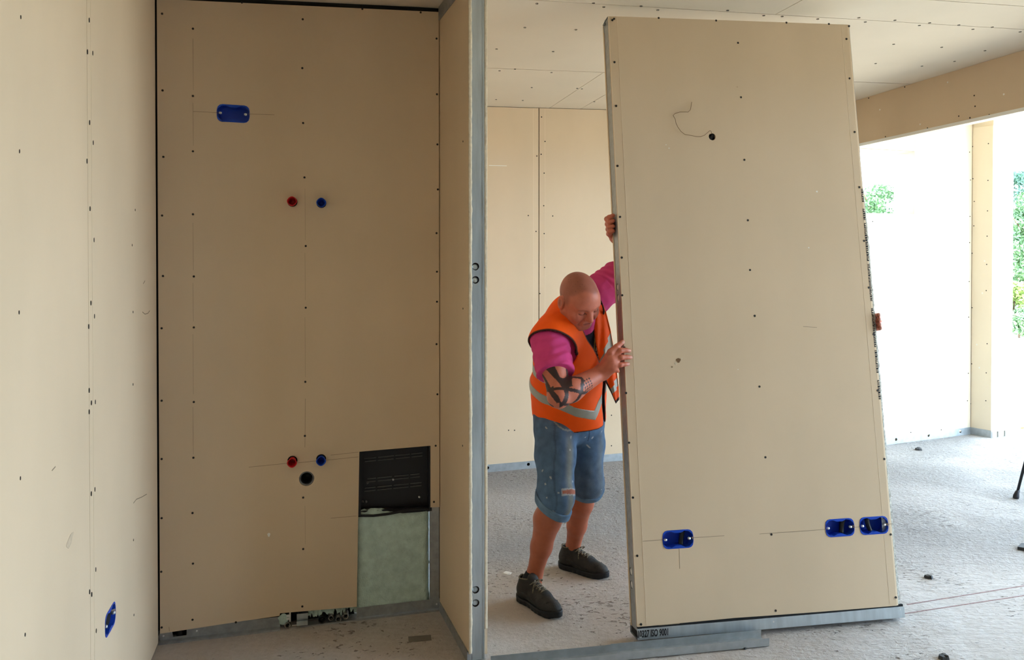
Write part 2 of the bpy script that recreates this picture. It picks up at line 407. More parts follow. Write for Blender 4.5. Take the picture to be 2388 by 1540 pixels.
q0 = P(681, 1459); cl.box(q0[0], u0[0], -.002, .001, q0[1] - .002, q0[1] + .002); q0 = P(674, 1430); q1 = P(678, 1452); cl.box(q0[0], q1[0], .006, .010, q1[1], q0[1])
cl.build('pipe_clip', M['white_metal'], wb)
# screws, pencil lines of the niche
for u, v in ((378, 32), (450, 67), (450, 224), (379, 211), (381, 366), (450, 353), (378, 503), (450, 500), (380, 644), (452, 645), (377, 766), (452, 764), (377, 935), (452, 938), (377, 1071), (451, 1068), (377, 1209), (449, 1197), (376, 1334), (450, 1315), (377, 1464), (449, 1446),
             (706, 45), (705, 159), (707, 287), (710, 414), (713, 574), (713, 718), (712, 891), (711, 1017), (707, 1161), (707, 1281), (705, 1415), (564, 6), (845, 21), (981, 29), (1018, 90), (1019, 220), (1020, 337), (1021, 442), (1018, 544), (1019, 634), (1018, 803), (1019, 704), (1020, 920), (1016, 1040), (1012, 1171), (550, 1452)):
    screw(wb, *P(u, v), 0, .0048)
for u, v in ((380, 1487), (458, 1475), (1019, 1412)):
    q = P(u, v); o = screw(wb, q[0], q[1], .0126, .004); o.data = o.data.copy(); o.data.materials[0] = M['white_metal']
for pts in (((450, 260), (509, 263)), ((579, 266), (640, 268)), ((580, 1090), (671, 1081)), ((695, 1080), (740, 1075)), ((759, 1074), (836, 1066)), ((771, 1062), (836, 1055)), ((771, 1209), (832, 1204)), ((394, 1463), (395, 1473)), ((712, 930), (711, 1044))):
    strip(wb, [P(*q) for q in pts], .0014, M['pencil'])
for u, ys in ((450, ((90, 210), (240, 340), (520, 630), (660, 750), (780, 920), (950, 1060))), (711, ((440, 560), (590, 700), (740, 880), (1180, 1270)))):
    for v0, v1 in ys: strip(wb, [P(u, v0), P(u + 1, v1)], .0008, M['pencil'])
sp = MB(); q = P(627, 1248); sp.plate([(q[0] + .006 * math.cos(a) * (1 + .3 * math.sin(3 * a)), q[1] + .009 * math.sin(a)) for a in np.linspace(0, 6, 10)], [], -.0008, .001); sp.build('filler_spot', M['white_chip'], wb)

# things let into the niche wall
o = empty('socket_box', Wn.m @ Matrix.Translation((sock_n[0], 0, sock_n[1])), label='blue double socket box high on the shaded niche wall', cat='socket box', group='blue double socket boxes')
socket_box(o, 0, 0, math.radians(1.5), 0)
for (colr, q), pos in zip(pipes, ('upper', 'upper', 'lower', 'lower')):
    c = P(*q); hi = q[1] < 800
    o = empty('pipe_plug', None, group='capped pipe outlets in the niche wall', cat='pipe plug', label=f'{colr} plastic plug of the {pos} pair in the niche wall, {"above the grey drain" if not hi else "below the blue box"}')
    z = c[1] if hi else P(q[0], q[1] - 7)[1]
    o.matrix_basis = Wn.m @ Matrix.Translation((P(q[0], q[1] - 0)[0], 0, z))
    m = MB(); m.lathe([(.0155, .03), (.016, 0), (.0165, -.018), (.019, -.034), (.0205, -.040), (.0200, -.0415), (.0172, -.0405), (.0145, -.02), (.0095, .01), (.006, .012), (.0001, .012)], 24, wave=.035)
    m.build('plug_body', M[colr], o)
    m = MB(); m.lathe([(.0205, .011), (.0205, .002), (.0165, .004)], 16); m.build('hole_ring', M['dark'], o)  # black ring painted for the dark hole round the plug
o = empty('drain_pipe', Wn.m @ Matrix.Translation((drain[0], 0, drain[1])), label='round grey drain pipe opening in the niche wall under the lower plugs', cat='drain pipe')
m = MB(); m.lathe([(.0315, .012), (.0315, .004), (.0300, .002), (.0270, .003), (.0262, .006), (.0258, .06)], 32); m.build('collar', M['grey_plastic'], o)
m = MB(); m.lathe([(.0256, .010), (.0235, .011), (.0230, .02), (.0225, .065), (.0001, .066)], 32); m.build('seal', M['black_plastic'], o)
# black recessed cabinet
o = empty('manifold_cabinet', Wn.m, label='black recessed plastic cabinet with slotted back in the niche wall', cat='cabinet')
x0, x1 = cabL0[0], cabR0[0]; za, zb = P(900, 1200)[1], max(cabL0[1], cabR0[1]) + .01
m = MB(); m.box(x0 - .006, x0 + .006, .004, .075, za, zb); m.box(x1 - .006, x1 + .006, .004, .075, za, zb); m.box(x0, x1, .013, .075, zb, zb + .01); m.box(x0, x1, .03, .075, za - .01, za + .012); m.build('frame', M['black_plastic'], o)
m = MB(); m.box(x0 - .006, x1 + .006, .066, .074, za - .01, zb + .01); m.build('back_plate', M['black_plastic'], o)
for (v, us) in ((1064, (850, 877, 882, 919, 922, 956, 959, 985)), (1071, (851, 877, 881, 918, 923, 956, 960, 985)), (1119, (855, 876, 881, 914, 918, 953, 957, 979)), (1112, (857, 877, 880, 914, 920, 953, 957, 978)), (1140, (850, 876, 880, 914, 917, 953, 957, 983)), (1133, (851, 876, 880, 914, 918, 953, 957, 983))):
    for k in range(0, 8, 2):
        q0 = Wn.at(us[k], v - (us[k] - 915) * .10, .062); q1 = Wn.at(us[k + 1], v - (us[k + 1] - 915) * .10, .062)
        m = MB(); m.plate([(q0[0], q0[1] - .0016), (q1[0], q1[1] - .0016), (q1[0], q1[1] + .0016), (q0[0], q0[1] + .0016)], [], .062, .067); m.build('louvre', M['slot'], o)
for u, v in ((917, 1119), (857, 1127), (846, 1171), (978, 1160), (999, 1155), (854, 1171)):
    q = Wn.at(u, v, .06); m = MB(); m.lathe([(.0001, .054), (.004, .055), (.005, .058), (.005, .067)], 10, T=Matrix.Translation((q[0], 0, q[1]))); m.build('bolt', M['white_metal'] if u in (917, 978) else M['slot'], o)
m = MB(); cpts = [Wn.at(u, v, .02) for u, v in ((834, 1202), (870, 1202), (905, 1198), (945, 1190), (980, 1186), (1004, 1186))]
m.tube([(q[0], .012, q[1]) for q in cpts], .006, 8); m.build('foil_edge', M['black_plastic'], o)
# pipe ends at the foot of the niche
for k, (u, v, r, ml, lb) in enumerate(((670.5, 1459, .0135, 'brass', 'steel pipe end by the clip at the niche foot, left of the bracket'), (751.5, 1446, .0165, 'black_plastic', 'dark empty conduit end at the niche foot, right of the bracket'), (772, 1442, .0125, 'brass', 'first ringed pipe end right of the dark conduit at the niche foot'), (789, 1445, .0135, 'brass', 'lowest ringed pipe end, middle of the three at the niche foot'), (806, 1438, .0135, 'brass', 'rightmost ringed pipe end at the niche foot, next to the floor track'))):
    q = Wn.at(u, v, .0); oo = empty('pipe_end', Wn.m @ Matrix.Translation((q[0], 0, q[1])), label=lb, cat='pipe', group='pipe ends at the niche foot')
    m = MB()
    m.lathe([(r * .72, .05), (r * .72, -.001), (r * .8, -.003), (r, -.003), (r, .05)], 18 if ml != 'brass' else 6, False); m.build('fitting', M[ml], oo)
    m = MB(); m.lathe([(r * .7, .02), (r * .42, .004), (r * .4, -.0005), (r * .25, -.0005), (r * .22, .012), (.0001, .012)], 16); m.build('bore', M['black_plastic'], oo)
q = P(416, 1486)
oo = empty('floor_conduit', Wn.m @ Matrix.Translation((q[0], .035, f0(q[0]))), label='black corrugated conduit stub in the cut-out of the niche floor track', cat='conduit')
m = MB(); m.tube([(0, 0, -.004 + .0028 * i) for i in range(22)], [.0145 if i % 2 else .0125 for i in range(22)], 14, caps=False); m.build('corrugated_pipe', M['black_plastic'], oo)

# ------------------------------------------------------------------ left wall
L0 = A - E2 * 7.3; L0.z = fz(L0.x); A2 = Vector((A.x, A.y, A.z))
Wl = Face(L0, A2); LL = (Vector((A.x, A.y, 0)) - Vector((L0.x, L0.y, 0))).length
wl = empty('wall_left', Wl.m, kind='structure')
bkm = MB(); bkm.box(-.3, LL + .3, .013, .16, -.1, HCEIL + .1); bkm.build('cavity_shade', M['dark'], wl)  # black backing in place of shade behind the left boards
xj = Wl.at(208, 770)[0]; sl = Wl.at(257, 1445)
cuts = [0, xj - 3.75, xj - 2.5, xj - 1.25, xj, LL]
for i in range(1, len(cuts)):
    x0, x1 = max(cuts[i - 1], 0) + .001, cuts[i] - .0012
    hs = [[(sl[0] + p[0], sl[1] + p[1]) for p in rrect(0, 0, .0660, .0368, .0215, 4)]] if i == len(cuts) - 1 else []
    m = MB(); e = .045
    xa = x0 + (e if i > 1 else 0); xb = x1 - (e if i < len(cuts) - 1 else 0)
    zf = lambda x: Wl.floor(x) + .006; zc = lambda x: Wl.ceil(x) - .004
    m.plate([(xa, zf(xa)), (xb, zf(xb)), (xb, zc(xb)), (xa, zc(xa))], hs, 0, .0125)
    for s0, s1, ya, yb in ((x0, xa, .0012, 0), (xb, x1, 0, .0012)):
        if s1 - s0 > .01: m.hexa([(s0, ya, zf(s0)), (s1, yb, zf(s1)), (s1, .0125, zf(s1)), (s0, .0125, zf(s0))], [(s0, ya, zc(s0)), (s1, yb, zc(s1)), (s1, .0125, zc(s1)), (s0, .0125, zc(s0))])
    m.build('plasterboard', M['board'], wl)
for u, v in ((48, 40), (45, 353), (44, 729), (47, 1116), (58, 1481), (208, 47), (204, 121), (216, 124), (209, 286), (217, 333), (203, 376), (210, 487), (219, 560), (212, 707), (220, 738), (207, 762), (208, 911), (213, 940), (222, 938), (208, 961), (213, 1152), (221, 1142), (223, 1329), (209, 1381), (214, 1387), (224, 1472), (308, 572), (310, 728), (310, 897), (311, 1260), (312, 1435), (315, 490)):
    q = Wl.at(u, v); o = screw(wl, *q); o.scale = (.0032 if u > 100 else .0024, 1, .007 if 100 < u < 230 else .0045)
for pts in (((121, 1098), (129, 1089)), ((332, 728), (338, 733), (345, 731), (349, 725)), ((311, 1174), (318, 1165), (330, 1160), (342, 1153)), ((338, 655), (334, 662))):
    strip(wl, [Wl.at(*q) for q in pts], .003, M['pencil'], 'scuff')
m = MB(); q = Wl.at(163, 1262); m.plate([(q[0] + .03 * math.cos(a) * (1 + .3 * math.sin(3 * a)), q[1] + .016 * math.sin(a + .5)) for a in np.linspace(0, 6, 14)], [], -.0006, .001)
m.build('smear', mat('faint brown smear', (.55, .43, .30), .8, 0, .2, 60), wl)
q = Wl.at(216, 770)[0]; strip(wl, [(q, Wl.floor(q) + .01), (q, Wl.ceil(q) - .01)], .0016, M['paper'], 'paper_edge', -.0004)
o = empty('socket_box', Wl.m @ Matrix.Translation((sl[0], 0, sl[1])), label='blue double socket box low on the left wall, seen edge-on', cat='socket box', group='blue double socket boxes')
socket_box(o, 0, 0, 0, 0)

# ------------------------------------------------------------------ partition between niche and room
Wp = Face(B, PC); LP = (Vector((PC.x, PC.y, 0)) - Vector((B.x, B.y, 0))).length; TP = .0784
wp = empty('wall_partition', Wp.m, kind='structure')
zf = lambda x: Wp.floor(x)
def wallbox(m, x0, x1, ya, yb, l0, l1, F=None, top=True):
    F = F or Wp
    m.hexa([(x0, ya, F.floor(x0) + l0), (x1, ya, F.floor(x1) + l0), (x1, yb, F.floor(x1) + l0), (x0, yb, F.floor(x0) + l0)],
           [(x0, ya, (F.ceil(x0) if top else F.floor(x0)) + l1), (x1, ya, (F.ceil(x1) if top else F.floor(x1)) + l1), (x1, yb, (F.ceil(x1) if top else F.floor(x1)) + l1), (x0, yb, (F.ceil(x0) if top else F.floor(x0)) + l1)])
    return m
wallbox(MB(), -.012, LP, 0, .0125, .034, -.012).build('plasterboard', M['board'], wp)
far_len = 2.75
wallbox(wallbox(MB(), -far_len, -1.2, TP - .0125, TP, .02, -.003), -1.198, LP - .004, TP - .0125, TP, .02, -.003).build('plasterboard', M['board'], wp)
wallbox(MB(), -far_len, -.05, .0, TP - .013, .0, .0).build('cavity_shade', M['dark'], wp)  # black core painted as the shade inside the partition
t = MB(); wallbox(t, 0, LP, -.006, .0005, -.004, .040, top=False); wallbox(t, 0, LP + .012, .0125, TP - .0125, -.004, .004, top=False); wallbox(t, -.02, LP, .0, .012, -.004, .033, top=False)
t.build('floor_track', M['galv_dull'], wp)
t = MB(); zc_ = Wp.ceil(0); t.hexa([(0, -.006, zc_ - .06), (LP - .06, -.006, Wp.ceil(LP) - .06), (LP - .06, -.0003, Wp.ceil(LP) - .06), (0, -.0003, zc_ - .06)], [(0, -.006, zc_ - .001), (LP - .06, -.006, Wp.ceil(LP) - .001), (LP - .06, -.0003, Wp.ceil(LP) - .001), (0, -.0003, zc_ - .001)]); t.build('ceiling_track', M['galv_dull'], wp)
# end stud: web with knock-outs, two stiffening grooves, torn board edges either side
Pe = Face(Vector(PC), Vector(PC) + Wp.n)      # looking at the wall's end
hol = [Pe.at(1107, 620), Pe.at(1108, 651), Pe.at(1104, 1375), Pe.at(1104, 1406)]
S = MB(); Rz = Matrix.Translation((LP, 0, 0)) @ Matrix.Rotation(math.pi / 2, 4, 'Z')
zt0, zt1 = zf(LP) + .004, Wp.ceil(LP) - .002
S.plate([(.0127, zt0), (TP - .0127, zt0), (TP - .0127, zt1), (.0127, zt1)], [circle(max(.029, h[0]), h[1], .0150, 20) for h in hol], .0, .0012, T=Rz)
for yy in (.0560, .0585, .0610): S.box(LP, LP + .0012, yy, yy + .0012, zt0, zt1)
S.box(LP - .05, LP, .0127, .0137, zt0, zt1); S.box(LP - .05, LP, TP - .0137, TP - .0127, zt0, zt1)
S.build('stud', M['galv'], wp)
for h in hol:
    k = MB(); k.lathe([(.0001, .0), (.0085, .0005), (.0125, .002), (.0138, .006)], 20, T=Matrix.Translation((LP - .006, max(.029, h[0]), h[1])) @ Matrix.Rotation(math.pi / 2, 4, 'Z') @ Matrix.Rotation(math.radians(-12), 4, 'X'))
    k.build('knockout', M['galv'], wp)
for ya, yb, cut in ((.0, .0125, 0), (TP - .0125, TP, .09)):
    e = MB(); n = 520; vs = []; sm = lambda: np.convolve(rng.normal(size=n + 9), np.ones(5) / 2.2, 'same')[4:n + 5]; N1_, N2_, N3_ = sm(), sm(), sm()
    for i in range(n + 1):
        z = zt0 + cut + .03 + (zt1 - zt0 - cut - .03) * i / n
        j1, j2 = (0 if ya == 0 else N1_[i] * .0008 - .0008), (N1_[i] * .0008 + .001 if ya == 0 else 0)
        for y, dx in ((ya, 0), (ya + j1 * (ya > 0) + .0004, .0035), (ya + .004, .0042 + N2_[i] * .0006), (ya + .008, .0040 + N3_[i] * .0006), (yb + j2 * (ya == 0), .0035), (yb, 0)): vs.append((LP + dx - (.004 if ya > 0 else 0), y, z))
    e.add(vs, [(i * 6 + k, i * 6 + k + 1, i * 6 + 7 + k, i * 6 + 6 + k) for i in range(n) for k in range(5)], True)
    e.build('torn_edge', M['core'], wp)
for u, v in ((1079, 1040), (1080, 330), (1080, 720)): screw(wp, *Wp.at(u, v), 0, .004)
# scrap of steel lying in front of the partition foot
# ------------------------------------------------------------------ far wall
Wf = Face(D, E); wf = empty('wall_far', Wf.m, kind='structure')
aD = ra(D); xl, xr2 = -1.5 , 4.06 - aD
wallbox(MB(), xl - 1.5, xr2, .0135, .15, -.05, .05, Wf).build('cavity_shade', M['dark'], wf)  # black sheet paints the shade in the far wall's joints
xj = Wf.at(1257, 700)[0]
cuts = [xl - 1.4, xj - 1.25, xj, xj + 1.25, xj + 2.5, xr2]
for i in range(1, len(cuts)):
    x0, x1 = cuts[i - 1] + .0032, cuts[i] - .0032
    m = MB(); e = .045; wallbox(m, x0 + e, x1 - e, 0, .0125, .05, -.004, Wf)
    for s0, s1, ya, yb in ((x0, x0 + e, .0014, 0), (x1 - e, x1, 0, .0014)):
        z00, z01, z10, z11 = Wf.floor(s0) + .05, Wf.ceil(s0) - .004, Wf.floor(s1) + .05, Wf.ceil(s1) - .004
        m.hexa([(s0, ya, z00), (s1, yb, z10), (s1, .0125, z10), (s0, .0125, z00)], [(s0, ya, z01), (s1, yb, z11), (s1, .0125, z11), (s0, .0125, z01)])
    m.build('plasterboard', M['board'], wf)
t = MB()
hs = [Wf.at(1137, 1093), Wf.at(1232, 1084)]
t.plate([(xl, Wf.floor(xl)), (xr2, Wf.floor(xr2)), (xr2, Wf.floor(xr2) + .058), (xl, Wf.floor(xl) + .058)], [circle(h[0], Wf.floor(h[0]) + .034, .012, 14) for h in hs], -.003, .0)
t.build('floor_track', M['track'], wf)
for u, v in ((1263, 273), (1271, 330), (1262, 360), (1269, 404), (1268, 480), (1252, 364), (1232, 503), (1289, 504), (1269, 545), (1250, 540), (1270, 624), (1259, 685), (1251, 1034), (1261, 1082), (1232, 1079), (1186, 1004), (1200, 1004), (1426, 1040), (1426, 969), (1249, 1079)): screw(wf, *Wf.at(u, v), 0, .005)
for q in (xj - .046, xj + .046): strip(wf, [(q, Wf.floor(q) + .06), (q, Wf.ceil(q) - .01)], .0026, M['paper'], 'paper_edge', -.0004)
strip(wf, [Wf.at(1140, 386), Wf.at(1182, 387)], .004, M['white_chip'], 'scuff')

# ------------------------------------------------------------------ dropped beam between the two rooms
q0, q1 = on_ceil(2003, 231), on_ceil(2388, 118)
aB = (ra(q0) + ra(q1)) / 2
bm = empty('trim_1', None, kind='structure')
def beam_piece(b0, b1, l0, l1, da0, da1, m, name):
    c = [room(aB + da0, b0), room(aB + da1, b0), room(aB + da1, b1), room(aB + da0, b1)]
    return MB().hexa([(p.x, p.y, fz(p.x) + HCEIL + l0) for p in c], [(p.x, p.y, fz(p.x) + HCEIL + l1) for p in c]).build(name, m, bm)
DROP = -.345
bb = rb(D) + .0
for b0, b1 in ((-4.0, .6), (.603, 3.1), (3.103, bb)): beam_piece(b0, b1, DROP, -.001, 0, .0125, M['board'], 'plasterboard')
beam_piece(-4.0, bb, DROP, -.001, .0875, .10, M['board_light'], 'soffit_board')
beam_piece(-4.0, bb, DROP - .006, DROP, .006, .094, M['board_light'], 'soffit_board')
beam_piece(-4.0, bb, DROP - .010, DROP + .012, -.0025, .0005, M['white_metal'], 'corner_bead')
Pb = Face(Vector((room(aB, bb).x, room(aB, bb).y, 0)), Vector((room(aB, 0).x, room(aB, 0).y, 0)))
for u, v in ((2026, 229), (2110, 203), (2236, 271), (2262, 275), (2274, 248), (2272, 223), (2163, 299), (2307, 268), (2065, 319)):
    q = Pb.at(u, v); o = screw(bm, 0, 0); o.matrix_basis = Pb.m @ Matrix.Translation((q[0], 0, q[1])) @ Matrix.Diagonal((.005, 1, .005, 1))
for u, v in ((2052, 256), (2146, 290), (2210, 192), (2341, 220)):
    q = Pb.at(u, v); m = MB(); m.plate(circle(0, 0, .006, 8), [], -.001, .001); m.build('filler_spot', M['white_chip'], bm, Pb.m @ Matrix.Translation((q[0], 0, q[1])))

# ------------------------------------------------------------------ window wall, corner post and open side of the right-hand room
Ww = Face(W1, W2); LW = (W2 - W1).length
ww = empty('wall_window', Ww.m, kind='structure')
xw0 = -((ra(W1) - 4.0))
wr, zs, zh = Ww.at(2133, 420)[0], Ww.at(2100, 499)[1], Ww.at(2130, 353)[1]
wl0 = wr - 1.3
m = MB(); zc = Ww.ceil(LW) - .002
for q in ((xw0, wl0 - .0005, .05, zc), (wr + .0005, LW - .002, .05, zc), (wl0, wr, .05, zs), (wl0, wr, zh, zc)): m = MB(); m.box(q[0], q[1], 0, .0125, q[2], q[3] + (0 if q[3] < zc else -.006)); m.build('plasterboard', M['board_light'], ww)
m = MB(); k_ = .014
m.box(xw0 - .1, wl0 - k_, .0127, .21, -.1, zc + .1); m.box(wr + k_, LW + .15, .0127, .21, -.1, zc + .1); m.box(wl0 - k_, wr + k_, .0127, .21, -.1, zs - k_); m.box(wl0 - k_, wr + k_, .0127, .21, zh + k_, zc + .1); m.build('masonry', M['board_light'], ww)
dW = .22
m = MB(); m.box(wr, wr + .0125, .001, dW, zs - .012, zh + .012); m.build('reveal_board', M['board_light'], ww)
m = MB(); m.box(wl0 - .0125, wl0, .001, dW, zs - .012, zh + .012); m.build('reveal_board', M['board_light'], ww)
m = MB(); m.box(wl0, wr, .001, dW, zh, zh + .0125); m.build('reveal_board', M['board_light'], ww)
m = MB(); m.box(wl0, wr, .001, dW + .03, zs - .0125, zs); m.build('sill_board', M['board_light'], ww)
m = MB(); bots = [Ww.at(u, v) for u, v in ((2089, 1022), (2165, 1015), (2239, 1009))]
m.plate([(xw0, Ww.floor(xw0)), (LW, Ww.floor(LW)), (LW, Ww.floor(LW) + .062), (xw0, Ww.floor(xw0) + .062)], [circle(h[0], Ww.floor(h[0]) + .036, .013, 14) for h in bots], -.003, .0); m.build('floor_track', M['track'], ww)
for u, v in ((2035, 517), (2124, 1009), (2195, 1003), (2261, 355), (2263, 420), (2262, 505), (2261, 566), (2260, 657), (2259, 740), (2258, 871), (2256, 935)): screw(ww, *Ww.at(u, v), 0, .005)
strip(ww, [Ww.at(2133, 326), Ww.at(2133, 352)], .003, M['pencil'], 'joint_line')
# corner post: narrow board facing the room, end face, studs in its floor track
def dirn(a, b): d = Vector((b.x - a.x, b.y - a.y, 0)); return d.normalized()
Wc = Face(W2, W3); LC = Vector((W3.x - W2.x, W3.y - W2.y, 0)).length
wc = empty('wall_right', Wc.m, kind='structure')
wallbox(MB(), .003, LC, 0, .0125, .055, -.11, Wc).build('plasterboard', M['board_light'], wc)
t = MB(); wallbox(t, -.002, LC + .004, -.003, .0, -.002, .062, Wc, top=False); t.build('floor_track', M['track'], wc)
We = Face(W3, W4); LE = Vector((W4.x - W3.x, W4.y - W3.y, 0)).length
i_ = Wc.m.inverted() @ We.m
def epart(m, name, mt): return m.build(name, mt, wc, i_)
epart(wallbox(MB(), .004, LE, 0, .0125, .05, -.08, We), 'plasterboard', M['board_light'])
for xx in (.015, .085, .165): epart(wallbox(MB(), xx, xx + .05, .002, .05, -.002, .055, We, top=False), 'stud_foot', M['galv_dull'])
epart(wallbox(MB(), .02, LE, .013, .30, .0, .1, We), 'masonry', M['board_light'])
wallbox(MB(), -.1, LC - .004, .013, .3, -.05, .2, Wc).build('masonry', M['board_light'], wc)
h = MB(); wallbox(h, -.01, .62, -.3, .25, .0, .05, Wc)
for u, v in ((2268, 342), (2269, 417), (2272, 470), (2271, 527), (2267, 591), (2267, 718), (2266, 849), (2263, 942), (2305, 335), (2304, 421), (2303, 492), (2302, 551), (2301, 617), (2300, 678), (2302, 802), (2300, 870), (2299, 935)): screw(wc, *Wc.at(u, v), 0, .005)
for u, v in ((2291, 684), (2296, 609), (2278, 804), (2284, 858)):
    q = Wc.at(u, v); m = MB(); m.plate(circle(0, 0, .007, 8), [], -.001, .001); m.build('filler_spot', M['white_chip'], wc, Matrix.Translation((q[0], 0, q[1])))
# the closing walls outside the picture: rear wall and the rest of the right side, with the wide opening between
rr = empty('wall_rear', None, kind='structure')
def slab(pa, pb, th, name, par, m, l0=-.05, l1=.05):
    F = Face(Vector((pa.x, pa.y, fz(pa.x))), Vector((pb.x, pb.y, fz(pb.x)))); L = (flat(pb) - flat(pa)).length
    o = wallbox(MB(), 0, L, 0, th, l0, l1, F).build(name, m, par, F.m); return o
slab(room(6.0, -4.0), room(-3.0, -4.0), .12, 'rough_wall', rr, mat('darkened rear wall', (.13, .12, .11), .9, 0, .2, 8))  # unseen wall, its grey darkened to cut bounce into the niche
rg = empty('wall_side', None, kind='structure')
slab(room(5.80, OPEN_NEAR), room(5.80, -4.1), .2, 'plasterboard', rg, M['board'])  # closing wall out of view, its edge set to dim the niche

# ------------------------------------------------------------------ the prefabricated wall panel being carried
PM = Matrix(((.988672, .130 * 0 - .14691166, -.03073485), (.1496915, .98009091, .13043877), (.01095997, -.1335619, .99097987))).to_4x4()
PM.translation = Vector((.5152, 3.2276, .0413))
PW, PH, PT = 1.181, 2.680, .10
class Pan:
    n = PM.to_3x3() @ Vector((0, 1, 0)); i = PM.inverted()
    @staticmethod
    def at(u, v, d=0):
        l = Pan.i @ on_plane(u, v, PM.translation + Pan.n * d, Pan.n); return (l.x, l.z)
pn = empty('prefab_panel', PM, label='tall beige plasterboard wall panel on a steel frame, tilted upright by the man in orange', cat='panel')
socks = [(Pan.at(1581, 1258), 1), (Pan.at(1958.5, 1231), 1), (Pan.at(2038, 1226), -1)]
hole = Pan.at(1661, 319)
e = .04; eR = .008; xR = PW - .012; zB, zT = .052, PH - .004
bl, br = Pan.at(1484, 1475), Pan.at(2094, 1413)
hs = [[(s[0] + p[0], s[1] + p[1]) for p in rrect(0, 0, .0660, .0368, .0215, 4)] for s, _ in socks] + [circle(*hole, .0165, 18)]
m = MB()
low = [(e, .051), (.25, .053), (.42, .055), (.58, .053), (.8, .051), (xR - eR, .050)]
m.plate(low + [(xR - eR, zT), (e, zT)], hs, 0, .0125)
for s0, s1, ya, yb in ((.0005, e, .0016, 0), (xR - eR, xR, 0, .0016)):
    m.hexa([(s0, ya, .051), (s1, yb, .051), (s1, .0125, .051), (s0, .0125, .051)], [(s0, ya, zT), (s1, yb, zT), (s1, .0125, zT), (s0, .0125, zT)])
m.build('front_board', M['board'], pn)
for x in (.0003, e - .0012): strip(pn, [(x + .0006, .06), (x + .0006, zT)], .0016, M['paper'], 'paper_edge')
for z0, z1 in ((.06, socks[2][0][1] - .045), (socks[2][0][1] + .045, zT)): strip(pn, [(xR - e, z0), (xR - e, z1)], .0016, M['paper'], 'paper_edge')
m = MB(); m.box(.0, PW - .006, PT - .0125, PT, .03, zT - .005); m.build('back_board', M['board'], pn)
S = MB(); Rl = Matrix.Translation((0, 0, 0)) @ Matrix.Rotation(math.pi / 2, 4, 'Z')
Pl_n = PM.to_3x3() @ Vector((1, 0, 0))
def side(u, v):
    l = Pan.i @ on_plane(u, v, PM.translation + Pl_n * .003, Pl_n); return l.y, l.z
kos = [side(1435, 672), side(1436, 697), side(1468, 1331), side(1469, 1361)]
S.plate([(.0127, .03), (PT - .0127, .03), (PT - .0127, zT), (.0127, zT)], [circle(min(max(k[0], .032), .068), k[1], .0165, 18) for k in kos], -.0042, -.0030, T=Rl)
S.box(.003, .05, .0127, .0137, .03, zT); S.box(.003, .05, PT - .0137, PT - .0127, .03, zT)
S.build('stud', M['galv_dull'], pn)
for k in kos:
    kk = MB(); kk.lathe([(.0001, 0), (.012, .0006), (.016, .003)], 18, T=Matrix.Translation((.0042, min(max(k[0], .032), .068), k[1])) @ Matrix.Rotation(-math.pi / 2, 4, 'Z'))
    kk.build('knockout', M['white_chip'], pn)
S = MB(); S.box(PW - .0048, PW - .0036, .0127, PT - .0127, .03, zT + .002); S.box(PW - .05, PW - .0036, .0127, .0137, .03, zT + .002); S.box(PW - .05, PW - .0036, PT - .0137, PT - .0127, .03, zT); S.build('stud', M['galv'], pn)
S = MB(); S.box(PW / 2 - .0006, PW / 2 + .0006, .0127, PT - .0127, .03, zT); S.box(PW / 2, PW / 2 + .045, .0127, .0137, .03, zT); S.build('stud', M['galv'], pn)
S = MB(); S.box(.0, PW, .0127, PT - .0127, PH - .001, PH); S.box(.0, PW - .02, PT - .0137, PT - .0127, PH - .045, PH); S.box(.03, PW - .004, .0127, .0139, PH - .045, PH); S.build('top_track', M['galv'], pn)
S = MB(); S.add([(0, .0005, .0), (.004, .0005, .0), (.012, .05, .012), (.002, .052, .02), (.006, .02, .03), (.01, .03, .015)], [(0, 1, 2, 3), (0, 4, 1), (1, 4, 5, 2)], T=Matrix.Translation((-.012, .02, zT - .03))); S.build('torn_flap', M['black_plastic'], pn)
S = MB(); S.box(-.002, PW + .012, -.003, -.0018, 0, .0445); S.box(-.002, PW + .012, -.003, PT, 0, .0012); S.box(-.002, PW + .012, PT - .0012, PT, 0, .04); S.build('bottom_track', M['galv'], pn)
S = MB(); S.box(.001, PW + .01, .002, .0125, .0445, .0535); S.box(.004, .02, .004, PT - .004, .003, .05); S.build('painted_gap_shade', M['dark'], pn)  # black strip and filler painted for the gap's shade and the track's end
# torn right edge of the front board
S = MB(); n = 200; vs = []
for i in range(n + 1):
    z = .055 + (2.02 - .055) * i / n; wd = .011 * min(1, (2.05 - z) * 3) * (1 + .35 * max(0, 1 - z * 1.4)) + rng.normal() * .0008
    for k, (x, y) in enumerate(((0, .0016), (.3, .0022 + rng.random() * .001), (.6, .004 + rng.random() * .002), (1, .006 + rng.random() * .002), (1, .0125))): vs.append((xR + wd * x + (rng.normal() * .0007 if 0 < k < 4 else 0), y, z))
S.add(vs, [(i * 5 + k, i * 5 + k + 1, i * 5 + 6 + k, i * 5 + 5 + k) for i in range(n) for k in range(4)])
S.build('torn_edge', mat('grey torn gypsum edge', (.50, .48, .42), .95, 0, .5, 90, .8, 150, .1), pn)
for s, c in socks: socket_box(pn, s[0], s[1], 0, c, True)
S = MB(); T = Matrix.Translation((hole[0], 0, hole[1]))
S.tube([(hole[0] + .012 - .0028 * i * .6,   .011 + .0008 * i, hole[1] + .018 - .0030 * i) for i in range(13)], [.0105 if i % 2 else .0085 for i in range(13)], 12)
cdt = S.build('conduit', M['black_plastic'], pn)
S = MB(); S.lathe([(.0166, .0), (.0166, .04), (.0001, .04)], 18, T=T); S.build('hole_shade', M['dark'], pn)  # black cup painted as the shade inside the hole
